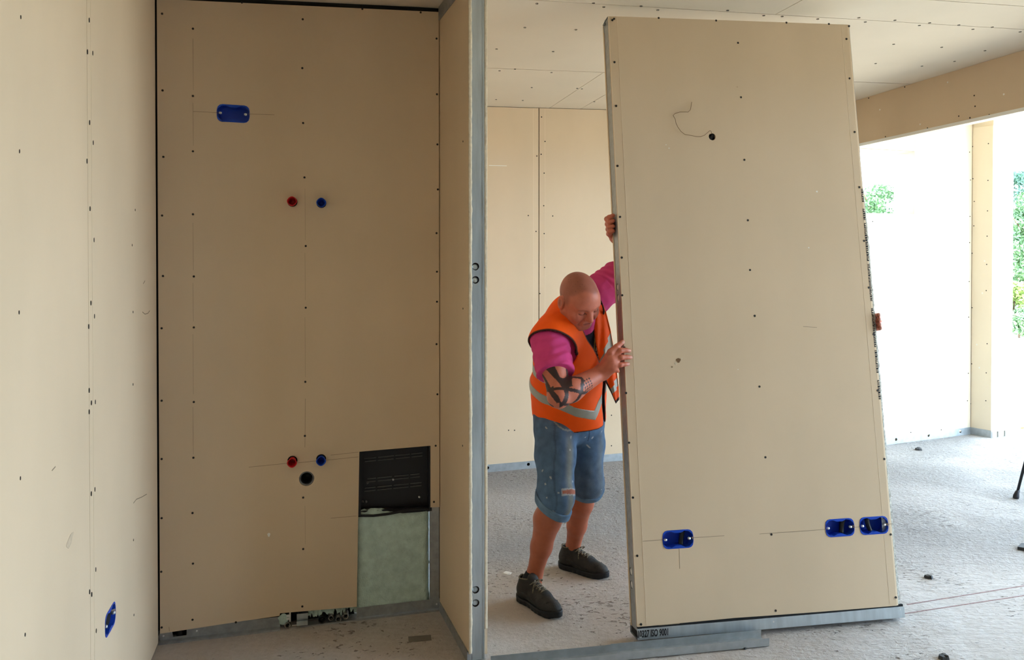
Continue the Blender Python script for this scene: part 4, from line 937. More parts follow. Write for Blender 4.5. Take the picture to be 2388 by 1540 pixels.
def shoe(parent, heel, toe, side, tilt=0):
    """low work shoe: field in a local frame with X along the foot, then placed on the floor"""
    d = V3(toe) - V3(heel); L = np.linalg.norm(d[:2]); x = unit((d[0], d[1], d[2])); z = V3((0, 0, 1)); y = np.cross(z, x); y = unit(y); z = np.cross(x, y)
    R = np.stack([x, y, z], 1); I3 = np.eye(3); s_ = L / .29
    up = Field(); c = lambda *p: V3(p) * s_
    up.ell(c(.045, 0, .055), I3, c(.048, .036, .05), .03).ell(c(.215, .004 * side, .040), I3, c(.075, .046, .034), .03).ell(c(.14, 0, .05), I3, c(.075, .040, .045), .03).cap(c(.053, 0, .065), c(.060, 0, .108), .043 * s_, .042 * s_, .02)
    up.cap(c(.10, 0, .095), c(.19, 0, .062), .026 * s_, .024 * s_, .025)
    up.cap(c(.058, 0, .118), c(.066, 0, .17), .036 * s_, .037 * s_, .006, True)
    up.ell(c(.104, 0, .124), np.stack([unit((1, 0, .9)), V3((0, 1, 0)), unit((-.9, 0, 1))], 1), c(.013, .026, .030), .012)
    def fu(P, pr=None): return np.maximum(up(P), .012 - P[:, 2])
    P, Q = surface_nets(fu, (-.03, -.07, 0), (.33, .07, .17), .0035)
    P = relax(P, Q, 1, .4); P[:, 2] += (.0022 * np.sin(P[:, 0] * 110) * smooth01(.12, .16, P[:, 0]) * smooth01(.235, .2, P[:, 0]) + .0012 * np.sin(P[:, 0] * 60 + P[:, 1] * 90)) * (P[:, 2] > .045)
    o = np_mesh('shoe', P @ R.T + V3(heel), Q, M['shoe'], parent)
    so = Field()
    so.ell(c(.045, 0, .0), I3, c(.052, .041, .5), .03).ell(c(.210, .004 * side, 0), I3, c(.088, .050, .5), .03).ell(c(.13, 0, 0), I3, c(.09, .040, .5), .03)
    def fs(P, pr=None):
        q = P.copy(); q[:, 2] = 0; d2 = so(q) + .0014 * (np.sin(P[:, 0] * 210) > .2) * (P[:, 2] < .016)
        top = .026 + .012 * smooth01(.2, .3, P[:, 0]) * s_ + .008 * smooth01(.06, 0, P[:, 0])
        return np.maximum(d2, np.maximum(P[:, 2] - top, .001 + .010 * smooth01(.25, .30, P[:, 0] / s_) - P[:, 2]))
    P, Q = surface_nets(fs, (-.03, -.07, -.01), (.33, .07, .06), .0035)
    np_mesh('sole', relax(P, Q, 1, .3) @ R.T + V3(heel), Q, M['sole'], o)
    b = MB(); W = lambda *p: Vector(R @ (V3(p) * s_) + V3(heel))
    def top(xx, yy):     # height of the upper at a point
        zs = np.linspace(.16, .03, 66); Pq = np.stack([np.full(66, xx * s_), np.full(66, yy * s_), zs * s_], 1); dd = up(Pq); k = np.argmax(dd < 0); return zs[k] + .002
    rows = [(.120 + .016 * i) for i in range(5)]
    for i, xx in enumerate(rows):
        for s in (-1, 1):
            x2 = rows[min(i + 1, 4)]; pts = [W(xx + (x2 - xx) * t, (-.022 + .044 * t) * s, top(xx + (x2 - xx) * t, (-.022 + .044 * t) * s)) for t in np.linspace(0, 1, 7)]
            b.tube(pts, .0028 * s_, 6)
    for s in (-1, 1):
        x0 = .122; z0 = top(x0, 0); b.tube([W(x0 + .016 * math.sin(t), s * (.004 + .030 * math.sin(t * .5)), z0 + .010 * math.sin(t) - .012 * math.sin(t * .5)) for t in np.linspace(0, 3.3, 10)], .0026 * s_, 6)
        b.tube([W(x0 + .02 * t, s * (.006 + .030 * t), top(x0 + .02 * t, s * (.006 + .030 * t)) + .001) for t in np.linspace(0, 1, 7)], .0026 * s_, 6)
    b.build('lace', M['lace'], o)
    b = MB()
    for x_, w_ in ((.235, .036), (.185, .040)): b.tube([W(x_ + .018 * math.cos(t * 1.5), w_ * t * .95, top(x_ + .018 * math.cos(t * 1.5), w_ * t * .95) - .0015) for t in np.linspace(-1, 1, 13)], .0020 * s_, 5)
    for s in (-1, 1): b.tube([W(.03 + .17 * t, s * (.036 + .012 * math.sin(t * 2.4)), .052 + .012 * math.sin(t * 5)) for t in np.linspace(0, 1, 11)], .0022 * s_, 5)
    b.build('seam', M['sole'], o)
    b = MB(); b.box(-.0025, .0025, -.006, .006, -.004, .018); b.build('heel_tab', M['sole'], o, Matrix.Translation(W(.0165, 0, .104)) @ Matrix(R.tolist()).to_4x4())
    b = MB(); b.tube([W(.061 + .041 * math.cos(t), .0405 * math.sin(t), .1235 + .004 * math.cos(t)) for t in np.linspace(0, 6.2832, 25)], .0028 * s_, 6, caps=False); b.build('collar_piping', M['lace'], o)
    return o

# ---- the man in the orange vest
man = empty('person', Matrix.Identity(4), label='bald man in orange vest and jeans shorts holding the left edge of the panel', cat='person')
shR, elR, wrR = px(1283, 797, 3.46), px(1303, 926, 3.285), px(1405, 868, 3.40)
shL, elL, wrL = px(1386, 690, 3.72), V3((.625, 3.90, 1.60)), px(1437, 552, 3.745)
pel = px(1328, 962, 3.82)
hd = px(1350.5, 692, 3.45)
Rgt = unit((-.82, -.57, 0)); Fwd = unit((.57, -.82, 0))
hipR = pel + Rgt * .092 + V3((0, 0, -.005)); hipL = pel - Rgt * .092 + V3((0, 0, .012))
knR, knL = px(1297, 1158, 3.575), px(1368, 1128, 3.86)
anR, anL = px(1247, 1338, 3.70), px(1336, 1277, 4.06)
mid = (shR + shL) / 2
up_c = unit(mid - pel)
chR = np.stack([-(lambda l: unit(l - up_c * (l @ up_c)))(shR - shL), unit(np.cross(up_c, -(shR - shL)) * -1), up_c], 1)
if chR[:, 1] @ Fwd < 0: chR[:, 1] *= -1
peR = np.stack([-Rgt, Fwd, V3((0, 0, 1))], 1)
def mixR(t): m = chR * t + peR * (1 - t); u = unit(m[:, 2]); f = unit(m[:, 1] - u * (m[:, 1] @ u)); l = np.cross(f, u); l = l if l @ m[:, 0] > 0 else -l; return np.stack([l, f, u], 1)
spine = lambda t: pel + (mid - pel) * t - chR[:, 1] * .012 * math.sin(math.pi * t) 
# head orientation: looking down and to his left
ps, pt, rl = math.radians(33), math.radians(34), math.radians(12)
Fh = V3((math.sin(ps) * math.cos(pt), -math.cos(ps) * math.cos(pt), -math.sin(pt))); Lh = V3((math.cos(ps), math.sin(ps), 0)); Uh = np.cross(Lh, Fh); Uh = Uh if Uh[2] > 0 else -Uh
Lh, Uh = Lh * math.cos(rl) + Uh * math.sin(rl), Uh * math.cos(rl) - Lh * math.sin(rl)
hR = np.stack([Lh, Fh, Uh], 1)
TOR = Field()
for t, rad in ((-.06, (.150, .120, .10)), (.12, (.158, .128, .12)), (.36, (.160, .138, .13)), (.62, (.168, .130, .12)), (.80, (.160, .112, .10))):
    TOR.ell(spine(t), mixR(min(1, max(0, t * 1.15))), rad, .05)
TOR.cap(shR * .88 + mid * .12, mid, .062, .075, .05).cap(shL * .88 + mid * .12, mid, .062, .075, .05)
TOR.cap(mid + up_c * .01 - chR[:, 1] * .02, shR, .055, .056, .04).cap(mid + up_c * .01 - chR[:, 1] * .02, shL, .055, .056, .04)
ARM = Field()
ARM.chain([shR, shR + (elR - shR) * .45, elR], (.062, .053, .044), .02); ARM.ell(shR + (elR - shR) * .5 + V3((0, -.012, 0)), np.eye(3), (.046, .05, .06), .03)
ARM.chain([elR, elR + (wrR - elR) * .28, wrR], (.045, .050, .0315), .02)
ARM.chain([shL, elL], (.060, .046), .02).chain([elL, elL + (wrL - elL) * .3, wrL], (.044, .046, .031), .02)
NECK = Field(); nb = hd + hR @ V3((0, -.03, -.07)); NECK.cap(mid + up_c * .02 - chR[:, 1] * .01, nb, .070, .062, .03)
LEG = Field()
for h_, k_, a_, tc in ((hipR, knR, anR, 1), (hipL, knL, anL, 1)):
    LEG.chain([h_, h_ + (k_ - h_) * .5, k_], (.088, .074, .057), .03)
    bk_ = -unit((.5, -.86, 0)); cf = k_ + (a_ - k_) * .30 + bk_ * .016
    LEG.chain([k_, cf, k_ + (a_ - k_) * .65 + bk_ * .006, a_], (.056, .062, .047, .0355), .025); LEG.cap(a_, a_ + V3((0, 0, -.05)), .034, .034, .02)
# hands
PF = lambda u, v, d=0: V3(on_plane(u, v, PM.translation - Pan.n * d, Pan.n))
HND = Field()
kn = [PF(1427, 817, .012), PF(1437, 826, .016), PF(1438, 839, .016), PF(1437, 851, .015), PF(1432, 862, .010)]
wr2 = wrR
HND.cap(wr2, PF(1425, 840, .012), .030, .026, .02).cap(wr2, PF(1428, 853, .008), .027, .022, .02)
for a_, r_ in zip(kn[1:], (.0125, .0125, .012, .0115)): HND.cap(wr2 + (a_ - wr2) * .45, a_, .019, r_, .014)
def fing(pts, r): [HND.cap(pts[i], pts[i + 1], r[i], r[i + 1], .004) for i in range(len(pts) - 1)]
fing([wr2 + (kn[0] - wr2) * .25 + V3((0, 0, .012)), PF(1424, 822, .018), PF(1438, 809, .017), PF(1452, 798, .0105)], (.021, .0155, .0125, .0098))
fing([kn[1], PF(1447, 818, .023), PF(1459, 817, .015), PF(1467.5, 818.5, .0095)], (.0120, .0112, .0100, .0085))
fing([kn[2], PF(1449, 834, .025), PF(1461, 833.5, .016), PF(1470.5, 834, .0095)], (.0120, .0112, .0102, .0088))
fing([kn[3], PF(1447, 851.5, .022), PF(1457, 850, .015), PF(1465, 849.5, .0092)], (.0112, .0105, .0095, .0080))
fing([kn[4], PF(1438, 863, .012), PF(1441, 866, .005)], (.0105, .0092, .0080))
# left hand hooked over the left edge of the panel, higher up
EL = lambda z, y, x=0: V3(PM @ Vector((x, y, z)))
zh_ = Pan.at(1420, 520)[1]
HND.cap(wrL, EL(zh_ + .01, .108, -.002), .028, .024, .02)
HND.cap(EL(zh_ - .035, .112, .0), EL(zh_ + .030, .110, -.002), .018, .016, .012)
for k, dz in enumerate((.036, .013, -.010, -.031)):
    z_ = zh_ + dz; fing([EL(z_ - .006, .112, .004), EL(z_ - .002, .092, -.024 + .002 * k), EL(z_, .062, -.022), EL(z_ + .004, .040 + .004 * k, -.0095)], (.0125, .0120, .0108, .0090))
fing([EL(zh_ + .02, .116, .01), EL(zh_ + .05, .114, .028), EL(zh_ + .066, .110, .050)], (.016, .013, .0105))
HEAD = Field(); head_field(HEAD, hd, hR)
BODY = Field(); BODY.p = TOR.p + ARM.p + LEG.p + NECK.p + HEAD.p + HND.p
allp = np.array([p[7] for p in BODY.p]); lo = allp.min(0) - .13; hi = allp.max(0) + .13; lo[2] = max(lo[2], .075)
P, Q = surface_nets(lambda P, pr: BODY(P, 0, pr), lo, hi, .0032, BODY.near)
P = relax(P, Q, 1, .35)
col = np.tile(SKIN, (len(P), 1)); head_color(P, col, hd, hR)
def mixc(m, c2): col[:] = col * (1 - m[:, None]) + V3(c2) * m[:, None]
# legs a little browner, tattoo sleeve on the right arm (bold curved bands), nails
mixc(smooth01(.62, .5, P[:, 2]), (.38, .105, .052))
hU, dU = seg_par(P, shR, elR); hF, dF = seg_par(P, elR, wrR)
def ang(P, a, b):
    ax = unit(b - a); e1 = unit(np.cross(ax, (0, 0, 1))); e2 = np.cross(ax, e1); q = P - a; return np.arctan2(q @ e2, q @ e1)
def bands(h, th, n, ph, w): return np.abs(np.sin(n * h * math.pi + ph + .9 * np.sin(th * 2 + h * 4))) < w
tU = (hU > .42) & (hU < 1.15) & (dU < .075) & (dU < dF + .02); th = ang(P, shR, elR)
mU = tU & (bands(hU * .6, th * 1.0, 3.2, .4 + th * .8, .42) | (np.abs(np.sin(th * 2.5 + hU * 5)) < .42))
tF = (hF > -.12) & (hF < .62) & (dF < .075) & ~((hU < .9) & (dU < dF)); th2 = ang(P, elR, wrR)
mF = tF & (((np.abs(np.sin(hF * 9 + th2 * 1.6)) < .40) & (hF < .5)) | ((np.abs(np.sin(hF * 7 - th2 * 1.9 + 1.2)) < .33) & (hF < .5)) | ((hF > .42) & (np.abs(np.sin(hF * 60) * np.sin(th2 * 11 + 1)) > .55) & (np.sin(th2) > -.6)))
mixc((mU | mF) * .95, (.010, .010, .012))
for tip, prev in ((PF(1452, 798, .0105), PF(1438, 809, .017)), (PF(1467.5, 818.5, .0095), PF(1459, 817, .015)), (PF(1470.5, 834, .0095), PF(1461, 833.5, .016)), (PF(1465, 849.5, .0092), PF(1457, 850, .015))):
    t_ = tip - V3(Pan.n) * .008; dn = np.linalg.norm(P - t_, axis=1); mixc(smooth01(.0095, .0055, dn) * .6, (.62, .36, .30))
np_mesh('body', P, Q, M['skin'], man, col)

# t-shirt
def noise3(P, s): return np.sin(P[:, 0] * s + 1.3 * np.sin(P[:, 2] * s * .7)) * np.sin(P[:, 1] * s * 1.1 + 2) * np.sin(P[:, 2] * s * .9 + 1.1 * np.sin(P[:, 0] * s * .5))
TEE = Field(); TEE.p = TOR.p + [p for p in ARM.p[:3]] + [p for p in ARM.p[4:] if False]
TEE.cap(shR, elR, .070, .068, .03).cap(shL, shL + (elL - shL) * .9, .078, .064, .03)
aR, aL = unit(elR - shR), unit(elL - shL); eR, eL = shR + (elR - shR) * .60, shL + (elL - shL) * .54
neck_c = mid + up_c * .075 + chR[:, 1] * .035
def near_arm(P, a, b): return seg_par(P, a, b)
def f_tee(P, pr=None):
    d = TEE(P, .010) + .0030 * noise3(P, 34) + .0016 * noise3(P, 70)
    h1, d1 = seg_par(P, shR, elR); s1 = (P - eR) @ aR
    h2, d2 = seg_par(P, shL, elL); s2 = (P - eL) @ aL
    d = d + .0022 * np.sin(h1 * 38 + 3 * np.sin(P[:, 0] * 30)) * ((d1 < .1) & (h1 > .1)) + .0022 * np.sin(h2 * 44 + P[:, 2] * 60) * ((d2 < .1) & (h2 > .15))
    cutR = np.where((h1 > .25) & (d1 < .12) & ((P - pel) @ -chR[:, 0] > .10), s1, -1); cutL = np.where((h2 > .3) & (d2 < .14), s2, -1)
    hem = -((P - (pel - V3((0, 0, .03)))) @ V3((0, 0, 1)))
    nk = .066 - np.linalg.norm(P - neck_c, axis=1)
    return np.maximum.reduce([d, cutR, cutL, hem, nk])
tl = np.minimum.reduce([shR, shL, pel, elR]) - .22; th_ = np.maximum.reduce([shR, shL, pel, elL]) + .16
P, Q = surface_nets(f_tee, tl, th_, .0042); P = relax(P, Q, 1, .4)
col = np.tile(V3((.62, .060, .215)), (len(P), 1))
L = (P - mid) @ chR; fr = (L[:, 1] > .03)
def mixc(m, c2): col[:] = col * (1 - m[:, None]) + V3(c2) * m[:, None]
lx, lz = L[:, 0] - .012, L[:, 2]
pm = fr & (np.abs(lx - .02) < .085) & (lz < -.035) & (lz > -.30)
mixc(pm * 1.0, (.016, .012, .022))
r_ = np.hypot((lx - .028) * 1.7, (lz + .16)); mixc((pm & (r_ < .100)) * .95, (.46, .24, .03)); mixc((pm & (r_ < .086)) * 1.0, (.10, .012, .022))
mixc((pm & (r_ < .080) & (noise3(P, 190) > .12)) * .9, (.42, .33, .25)); mixc((pm & (r_ < .080) & (noise3(P, 150) < -.25)) * .9, (.03, .012, .03)); mixc((fr & (lz < -.22)) * .6, (.30, .015, .07))
np_mesh('t_shirt', P, Q, M['tee'], man, col)

# vest
VST = Field(); VST.p = list(TOR.p); VST.cap(shR + (mid - shR) * .3, shR + aR * .02, .070, .072, .04).cap(shL + (mid - shL) * .5, shL - aL * .03, .066, .066, .04)
nAR = unit(aR + V3((-.25, 0, 0))); nAL = unit(aL + V3((.2, 0, 0)))
def f_vest0(P, extra=0.0):
    L = (P - mid) @ chR; lx, ly, lz = L.T
    d = VST(P, .023 + extra)
    fl_ = np.clip(-lz / .5, 0, 1.3); d = d - .012 * fl_ ** 2
    d = d + .005 * np.sin(lz * 16 + lx * 26 + 1.0) * smooth01(-.12, -.3, lz) + .0035 * noise3(P, 22) + .0016 * noise3(P, 47)
    return d, lx, ly, lz
def vest_cut(P, lx, ly, lz):
    _, d1 = seg_par(P, shR - aR * .10, elR); _, d2 = seg_par(P, shL - aL * .10, elL)
    armR = np.where(d1 < .135, (P - (shR + aR * .012)) @ nAR, -1); armL = np.where(d2 < .135, (P - (shL - aL * .050)) @ nAL, -1)
    armR = np.where(lx < -.02, np.maximum(armR, .090 - d1 - .06 * smooth01(.02, -.03, (P - shR) @ aR)), -1); armL = np.where(lx > .02, armL, -1)
    # front opening: a V from the neck, then a narrow gap down to the hem
    wv = np.interp(-lz, [-.08, -.02, .05, .15, .25, .27, .5], [.095, .090, .070, .042, .012, .010, .016])
    cx = np.interp(-lz, [-.08, .05, .27, .5], [.0, .018, .052, .050])
    front = np.where(ly > 0, wv - np.abs(lx - cx), -1)
    nk = .072 - np.linalg.norm(P - (mid + up_c * .075 + chR[:, 1] * .012), axis=1)
    hem = -(lz + .545 + .02 * np.sin(lx * 12))
    return np.maximum.reduce([armR, armL, front, nk, hem])
def f_vest(P, pr=None):
    d, lx, ly, lz = f_vest0(P); return np.maximum.reduce([d, -(d + .0075), vest_cut(P, lx, ly, lz)])
P, Q = surface_nets(f_vest, tl - .04, th_ + .02, .0040); P = relax(P, Q, 1, .35)
d, lx, ly, lz = f_vest0(P); cut = vest_cut(P, lx, ly, lz)
col = np.tile(V3((.95, .105, .005)), (len(P), 1))
mixc(smooth01(-.0095, -.0055, cut), (.045, .018, .016))
mk = (ly > .02) & (lx > .075) & (lx < .15)          # worn dark print on his left chest
ex, ez = lx - .105, lz + .055
mixc((mk & (np.abs(np.hypot(ex + .06, ez + .05) - .085) < .006) & (ez > -.06)) * .9, (.03, .035, .012)); mixc((mk & (np.abs(np.hypot(ex + .06, ez + .05) - .108) < .004) & (ez > -.05)) * .9, (.05, .02, .015))
for q, s in ((.000, .008), (.0, .006), (.003, .005)): pass
for (qx, qz, s) in ((-.012, -.006, .008), (-.004, -.030, .006), (.001, -.052, .005)): mixc((mk & (np.abs(ex - qx) < s) & (np.abs(ez - qz) < s)) * .9, (.03, .02, .02))
np_mesh('vest', P, Q, M['vest'], man, col)
# reflective bands round the vest: a sagging lower one and an upper one on his left
def band(name, fn, lim):
    def f(P, pr=None):
        d, lx, ly, lz = f_vest0(P, .0016); c = vest_cut(P, lx, ly, lz) + .006
        return np.maximum.reduce([d, -(d + .0065), c, fn(lx, ly, lz)])
    P, Q = surface_nets(f, tl - .04, th_ + .02, .0038); return np_mesh(name, relax(P, Q, 1, .3), Q, M['band'], man)
def low_band(lx, ly, lz):
    c = np.where(ly > 0, np.interp(lx, [-.20, -.13, -.04, .05, .16], [-.335, -.40, -.452, -.385, -.33]), -.35); return np.abs(lz - c) - .026
band('reflective_band', low_band, 0)
band('reflective_band', lambda lx, ly, lz: np.abs(lz + .235 + .03 * (ly > 0) * (lx < 0) - .0) - .026, 0)
# loose left front of the vest hanging out beside the panel
inn = [(1380, 738, 3.56), (1386, 780, 3.565), (1393, 820, 3.565), (1400, 858, 3.57), (1410, 888, 3.575), (1424, 915, 3.58), (1436, 942, 3.58)]
outp = [(1399, 692, 3.63), (1413, 728, 3.63), (1423, 768, 3.64), (1430, 808, 3.64), (1436, 852, 3.64), (1442, 900, 3.63), (1444, 932, 3.62)]
NR, NCc = 30, 8; Gp = np.zeros((NR + 1, NCc + 1, 3)); tt = np.linspace(0, 6, NR + 1)
I_ = np.stack([np.interp(tt, range(7), [q[k] for q in inn]) for k in range(3)], 1); O_ = np.stack([np.interp(tt, range(7), [q[k] for q in outp]) for k in range(3)], 1)
for r in range(NR + 1):
    for c in range(NCc + 1):
        s = c / NCc; q = I_[r] * (1 - s) + O_[r] * s; Gp[r, c] = px(q[0], q[1], q[2] - .016 * math.sin(math.pi * s) + .008 * math.sin(r * .55 + c * 1.1))
vs = np.concatenate([Gp.reshape(-1, 3), Gp.reshape(-1, 3) + V3((.002, .006, 0))]); nn_ = (NR + 1) * (NCc + 1); ix = lambda r, c: r * (NCc + 1) + c
fb = MB(); fs_ = []; ms_ = []
for r in range(NR):
    for c in range(NCc):
        m_ = 2 if (c == 0 and r > 19) or r >= NR - 1 else (1 if (13 + (c * .35) * -1 <= r <= 17 - c * .35) or (24 - c * .2 <= r <= 26 - c * .2) else 0)
        q = (ix(r, c), ix(r + 1, c), ix(r + 1, c + 1), ix(r, c + 1)); fs_.append(q); ms_.append(m_); fs_.append(tuple(k + nn_ for k in q[::-1])); ms_.append(m_)
for r in range(NR):
    for c in (0, NCc): fs_.append((ix(r, c), ix(r, c) + nn_, ix(r + 1, c) + nn_, ix(r + 1, c))); ms_.append(2 if c == 0 and r > 19 else 0)
fb.v = [tuple(v) for v in vs]; fb.f = fs_; fb.sm = [True] * len(fs_); fb.mi = ms_
M['vest_plain'] = mat('hi-vis orange fabric', (.95, .105, .005), .7, 0, .08, 14, .12, 600, .15); M['binding'] = mat('dark vest binding', (.045, .018, .016), .8)
fb.build('vest_front', [M['vest_plain'], M['band'], M['binding']], man)
# shorts
SH = Field()
SH.ell(pel + V3((0, 0, -.01)), peR, (.160, .128, .10), .05).ell(pel + V3((0, 0, -.075)), peR, (.150, .118, .085), .05)
kE = {}
for h_, k_, a_, nm in ((hipR, knR, anR, 'R'), (hipL, knL, anL, 'L')):
    cut_ = k_ + (a_ - k_) * (.155 if nm == 'R' else .10); kE[nm] = cut_
    SH.chain([h_, h_ + (k_ - h_) * .5, k_, k_ + (a_ - k_) * .25], (.098, .087, .076, .076), .03)
def f_sh(P, pr=None):
    d = SH(P, .004) + .0035 * noise3(P, 26) + .0018 * noise3(P, 55)
    out = d
    for h_, k_, a_, nm in ((hipR, knR, anR, 'R'), (hipL, knL, anL, 'L')):
        hh, dd = seg_par(P, h_, k_ + (a_ - k_) * .25); o_ = hipL if nm == 'R' else hipR
        ax = unit(a_ - k_); ax = unit(ax + (V3((-.34, 0, .0)) if nm == 'R' else V3((.0, 0, 0)))); s = (P - kE[nm]) @ ax
        _, dn = seg_par(P, k_, a_); out = np.where((dn < .13) & (hh > .55), np.maximum(out, s), out)
    waist = (P - (pel + V3((0, 0, .07)))) @ V3((0, 0, 1)); return np.maximum(out, waist)
sl_ = np.minimum.reduce([hipR, hipL, kE['R'], kE['L']]) - .16; shh = np.maximum.reduce([hipR, hipL, knR, knL]) + .17
P, Q = surface_nets(f_sh, sl_, shh, .0042); P = relax(P, Q, 1, .4)
col = np.tile(V3((.095, .165, .275)), (len(P), 1))
hR_, dR_ = seg_par(P, hipR, knR); hL_, dL_ = seg_par(P, hipL, knL)
isR = dR_ < dL_; fw = (P - np.where(isR[:, None], hipR, hipL)) @ Fwd; lt = (P - np.where(isR[:, None], hipR + (knR - hipR) * np.clip(hR_, 0, 1)[:, None], hipL + (knL - hipL) * np.clip(hL_, 0, 1)[:, None])) @ -Rgt
fade = smooth01(.035, .0, np.abs(lt - .018)) * smooth01(.15, .5, np.where(isR, hR_, hL_)) * (fw > -.05)
mixc(fade * np.where(isR, .75, .35), (.26, .26, .20)); mixc(smooth01(.55, .9, np.where(isR, hR_, hL_)) * .45 * ~isR, (.10, .12, .14))
mixc(((np.abs(lt + .052) < .0035) & isR & (fw > -.2)) * .5, (.06, .09, .15))
mixc(((noise3(P, 75) > .90) & (fw > 0) & (np.where(isR, hR_, hL_) > .2)) * .6, (.60, .62, .62))
rip = isR & (np.abs((hR_ - .985) + .5 * (lt - .02)) < .030 - .2 * np.abs(lt - .03)) & (np.abs(lt - .03) < .055) & (fw > .02)
mixc(rip * 1.0, (.40, .15, .10)); ripe = isR & ~rip & (np.abs((hR_ - .985) + .5 * (lt - .02)) < .040) & (np.abs(lt - .03) < .060) & (fw > .02); mixc(ripe * .55, (.58, .58, .54))
pk = P - (pel + V3((0, 0, -.035))); plx, ply, plz = pk @ -Rgt, pk @ Fwd, pk[:, 2]
mixc(((np.abs(np.hypot((plx + .105) / 1.0, plz - .045) - .062) < .0035) & (ply > 0) & (plz < .045)) * .6, (.45, .45, .38)); mixc(((np.hypot((plx + .105), plz - .045) < .058) & (ply > 0)) * .3, (.16, .17, .15))
mixc(((np.abs(plx - .012 + .2 * plz) < .004) & (ply > 0) & (plz > -.09)) * .7, (.04, .06, .10))
mixc((ply < -.0) * .25 * (plz > -.4), (.08, .11, .17))
shorts = np_mesh('jeans_shorts', P, Q, M['denim'], man, col)
for nm, k_, a_, ty, hh in (('R', knR, anR, V3((-.34, 0, 0)), .036), ('L', knL, anL, V3((0, 0, 0)), .024)):
    ax = unit(unit(a_ - k_) + ty); cc = kE[nm] - ax * hh * .5
    def f_cf(P, pr=None):
        d = SH(P, .0105) + .0022 * noise3(P, 40); s = np.abs((P - cc) @ ax) - hh * .55; _, dn = seg_par(P, k_, a_)
        return np.maximum.reduce([d, -(d + .011), s, dn - .125])
    P, Q = surface_nets(f_cf, cc - .13, cc + .13, .0036); P = relax(P, Q, 1, .4)
    np_mesh('rolled_cuff', P, Q, M['denim'], man, np.tile(V3((.13, .21, .31)), (len(P), 1)))
# socks and shoes
for nm, a_, (hu, hv), (tu, tv), sd in (('R', anR, (1212, 1396), (1297, 1440), -1), ('L', anL, (1307, 1321), (1412, 1351), 1)):
    he, to = V3(on_floor(hu, hv)), V3(on_floor(tu, tv)); d_ = unit(to - he); n_ = .285
    he = he + d_ * 0; to = he + d_ * n_
    he[2] = fz(he[0]); to[2] = fz(to[0])
    S_ = Field(); hx = he + d_ * .062; S_.cap(hx + V3((0, 0, .045)), hx + V3((0, 0, .085)), .024, .0345, .02).cap(hx + V3((0, 0, .085)), a_ + V3((0, 0, .012)), .0350, .0385, .02)
    def f_s(P, pr=None): return np.maximum(S_(P), (P - (a_ + V3((0, 0, .012)))) @ V3((0, 0, 1)))
    P, Q = surface_nets(f_s, np.minimum(he, a_) - .12, np.maximum(he, a_) + .12, .004); np_mesh('sock', P, Q, M['sock'], man)
    shoe(man, he, to, sd)

# ---- the second worker, behind the panel: only four fingertips show at its right edge
hlp = empty('person', Matrix.Identity(4), label='second person behind the raised panel, only four fingers showing at its right edge', cat='person')
bx_, by_ = 1.30, 4.08; g0 = fz(bx_)
W2_ = lambda x, y, z: V3((bx_ + x, by_ + y, g0 + z))
T2 = Field()
for z_, rx, ry, rz in ((.92, .155, .115, .12), (1.10, .15, .11, .14), (1.30, .165, .115, .14)): T2.ell(W2_(0, 0, z_), np.eye(3), (rx, ry, rz), .05)
s2L, s2R = W2_(.19, 0, 1.42), W2_(-.19, 0, 1.42)
zf2 = [Pan.at(2050, v)[1] for v in (735, 746, 757, 766)]
w2L = EL(sum(zf2) / 4 - .02, .135, PW - .055); e2L = W2_(.30, .02, 1.16)
w2R = EL(1.30, .165, PW - .72); e2R = W2_(-.30, .0, 1.17)
T2.cap(W2_(0, 0, 1.46), s2L, .06, .058, .04).cap(W2_(0, 0, 1.46), s2R, .06, .058, .04)
A2 = Field(); A2.chain([s2L, e2L, w2L], (.055, .044, .031)).chain([s2R, e2R, w2R], (.055, .044, .031)); A2.cap(W2_(0, 0, 1.45), W2_(0, -.03, 1.58), .06, .056, .03)
H2 = Field(); pc = sum(zf2) / 4
H2.cap(w2L, EL(pc, .122, PW - .012), .028, .024, .02).cap(EL(zf2[0], .122, PW - .004), EL(zf2[3], .122, PW - .004), .016, .014, .015)
for k, z_ in enumerate(zf2):
    ex_ = .007 * (k in (0, 3)) + .003 * (k == 3); pts = [EL(z_, .120, PW + .004), EL(z_, .085, PW + .034 - ex_), EL(z_, .022, PW + .031 - ex_), EL(z_, -.010, PW + .005 + .002 * (k == 3))]
    rr = (.0112, .0106, .0102, .0094)
    for i in range(3): H2.cap(pts[i], pts[i + 1], rr[i], rr[i + 1], .003)
H2.cap(w2L, EL(pc + .05, .128, PW - .05), .018, .012, .015)
H2.cap(w2R, EL(1.36, .125, PW - .70), .03, .022, .02)
for k in range(4): H2.cap(EL(1.36, .123, PW - .725 + .02 * k), EL(1.45 - .006 * abs(k - 1.5), .113, PW - .735 + .024 * k), .011, .008, .004)
H2.cap(EL(1.33, .13, PW - .68), EL(1.38, .114, PW - .63), .014, .010, .01)
L2 = Field(); feet2 = [(W2_(-.12, .0, .08), -1), (W2_(.12, .03, .08), 1)]
for f2, s in feet2: L2.chain([W2_(.09 * s, 0, .90), W2_(.105 * s, -.02, .48), f2], (.088, .058, .036), .03); L2.cap(f2, f2 + V3((0, 0, -.04)), .036, .036)
h2c = W2_(0, -.055, 1.665); h2R = np.stack([V3((1, 0, 0)), unit((0, -1, -.15)), unit((0, -.15, 1))], 1); HD2 = Field(); head_field(HD2, h2c, h2R)
B2 = Field(); B2.p = T2.p + A2.p + H2.p + L2.p + HD2.p
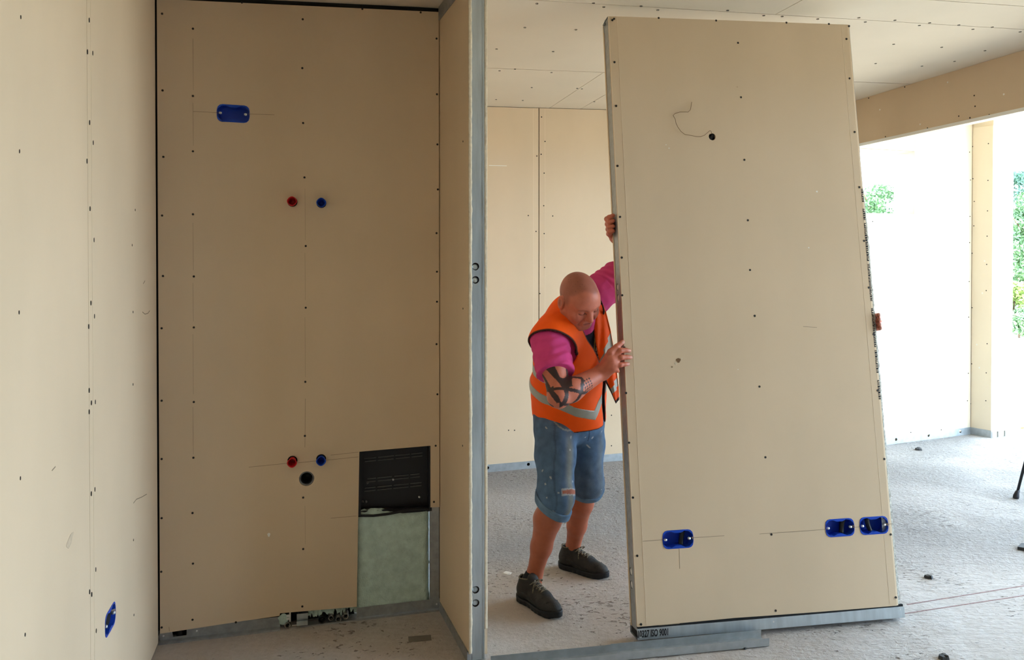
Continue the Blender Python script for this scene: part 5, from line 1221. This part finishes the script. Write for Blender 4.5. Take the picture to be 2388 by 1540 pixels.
q_ = np.array([k[7] for k in B2.p]); lo = q_.min(0) - .13; hi = q_.max(0) + .13; lo[2] = g0 + .07
P, Q = surface_nets(lambda P, pr: B2(P, 0, pr), lo, hi, .0042, B2.near); P = relax(P, Q, 1, .3)
col = np.tile(SKIN * .95, (len(P), 1)); head_color(P, col, h2c, h2R)
for k, z_ in enumerate(zf2): mixc(smooth01(.0095, .006, np.linalg.norm(P - EL(z_, -.020, PW + .006), axis=1)) * .6, (.62, .38, .32))
np_mesh('body', P, Q, M['skin'], hlp, col)
TT2 = Field(); TT2.p = list(T2.p); TT2.cap(s2L, e2L, .066, .060, .03).cap(s2R, e2R, .066, .060, .03)
def f_t2(P, pr=None):
    d = TT2(P, .012) + .003 * noise3(P, 30); h1, d1 = seg_par(P, s2L, e2L); h2, d2 = seg_par(P, s2R, e2R)
    return np.maximum.reduce([d, np.where((h1 > .3) & (d1 < .12), h1 - .65, -1) * .27, np.where((h2 > .3) & (d2 < .12), h2 - .65, -1) * .27, g0 + .86 - P[:, 2], .07 - np.linalg.norm(P - W2_(0, -.015, 1.535), axis=1)])
P, Q = surface_nets(f_t2, W2_(-.42, -.2, .8), W2_(.42, .2, 1.6), .008); np_mesh('t_shirt', P, Q, mat('grey jersey', (.20, .20, .21), .9, 0, .15, 30), hlp)
TR2 = Field(); TR2.ell(W2_(0, 0, .93), np.eye(3), (.165, .125, .10), .04)
for f2, s in feet2: TR2.chain([W2_(.09 * s, 0, .90), W2_(.105 * s, -.02, .48), f2 + V3((0, 0, .02))], (.098, .074, .064), .03)
P, Q = surface_nets(lambda P, pr=None: np.maximum.reduce([TR2(P, .003) + .003 * noise3(P, 28), P[:, 2] - g0 - 1.0, g0 + .055 - P[:, 2]]), W2_(-.3, -.2, 0), W2_(.3, .2, 1.05), .008)
np_mesh('trousers', P, Q, mat('dark work trousers', (.05, .055, .065), .9, 0, .2, 30), hlp)
for f2, s in feet2:
    he = V3((f2[0], f2[1] + .065, 0)); to = he + V3((.03 * s, -.285, 0)); he[2] = fz(he[0]); to[2] = fz(to[0]); shoe(hlp, he, to, s)
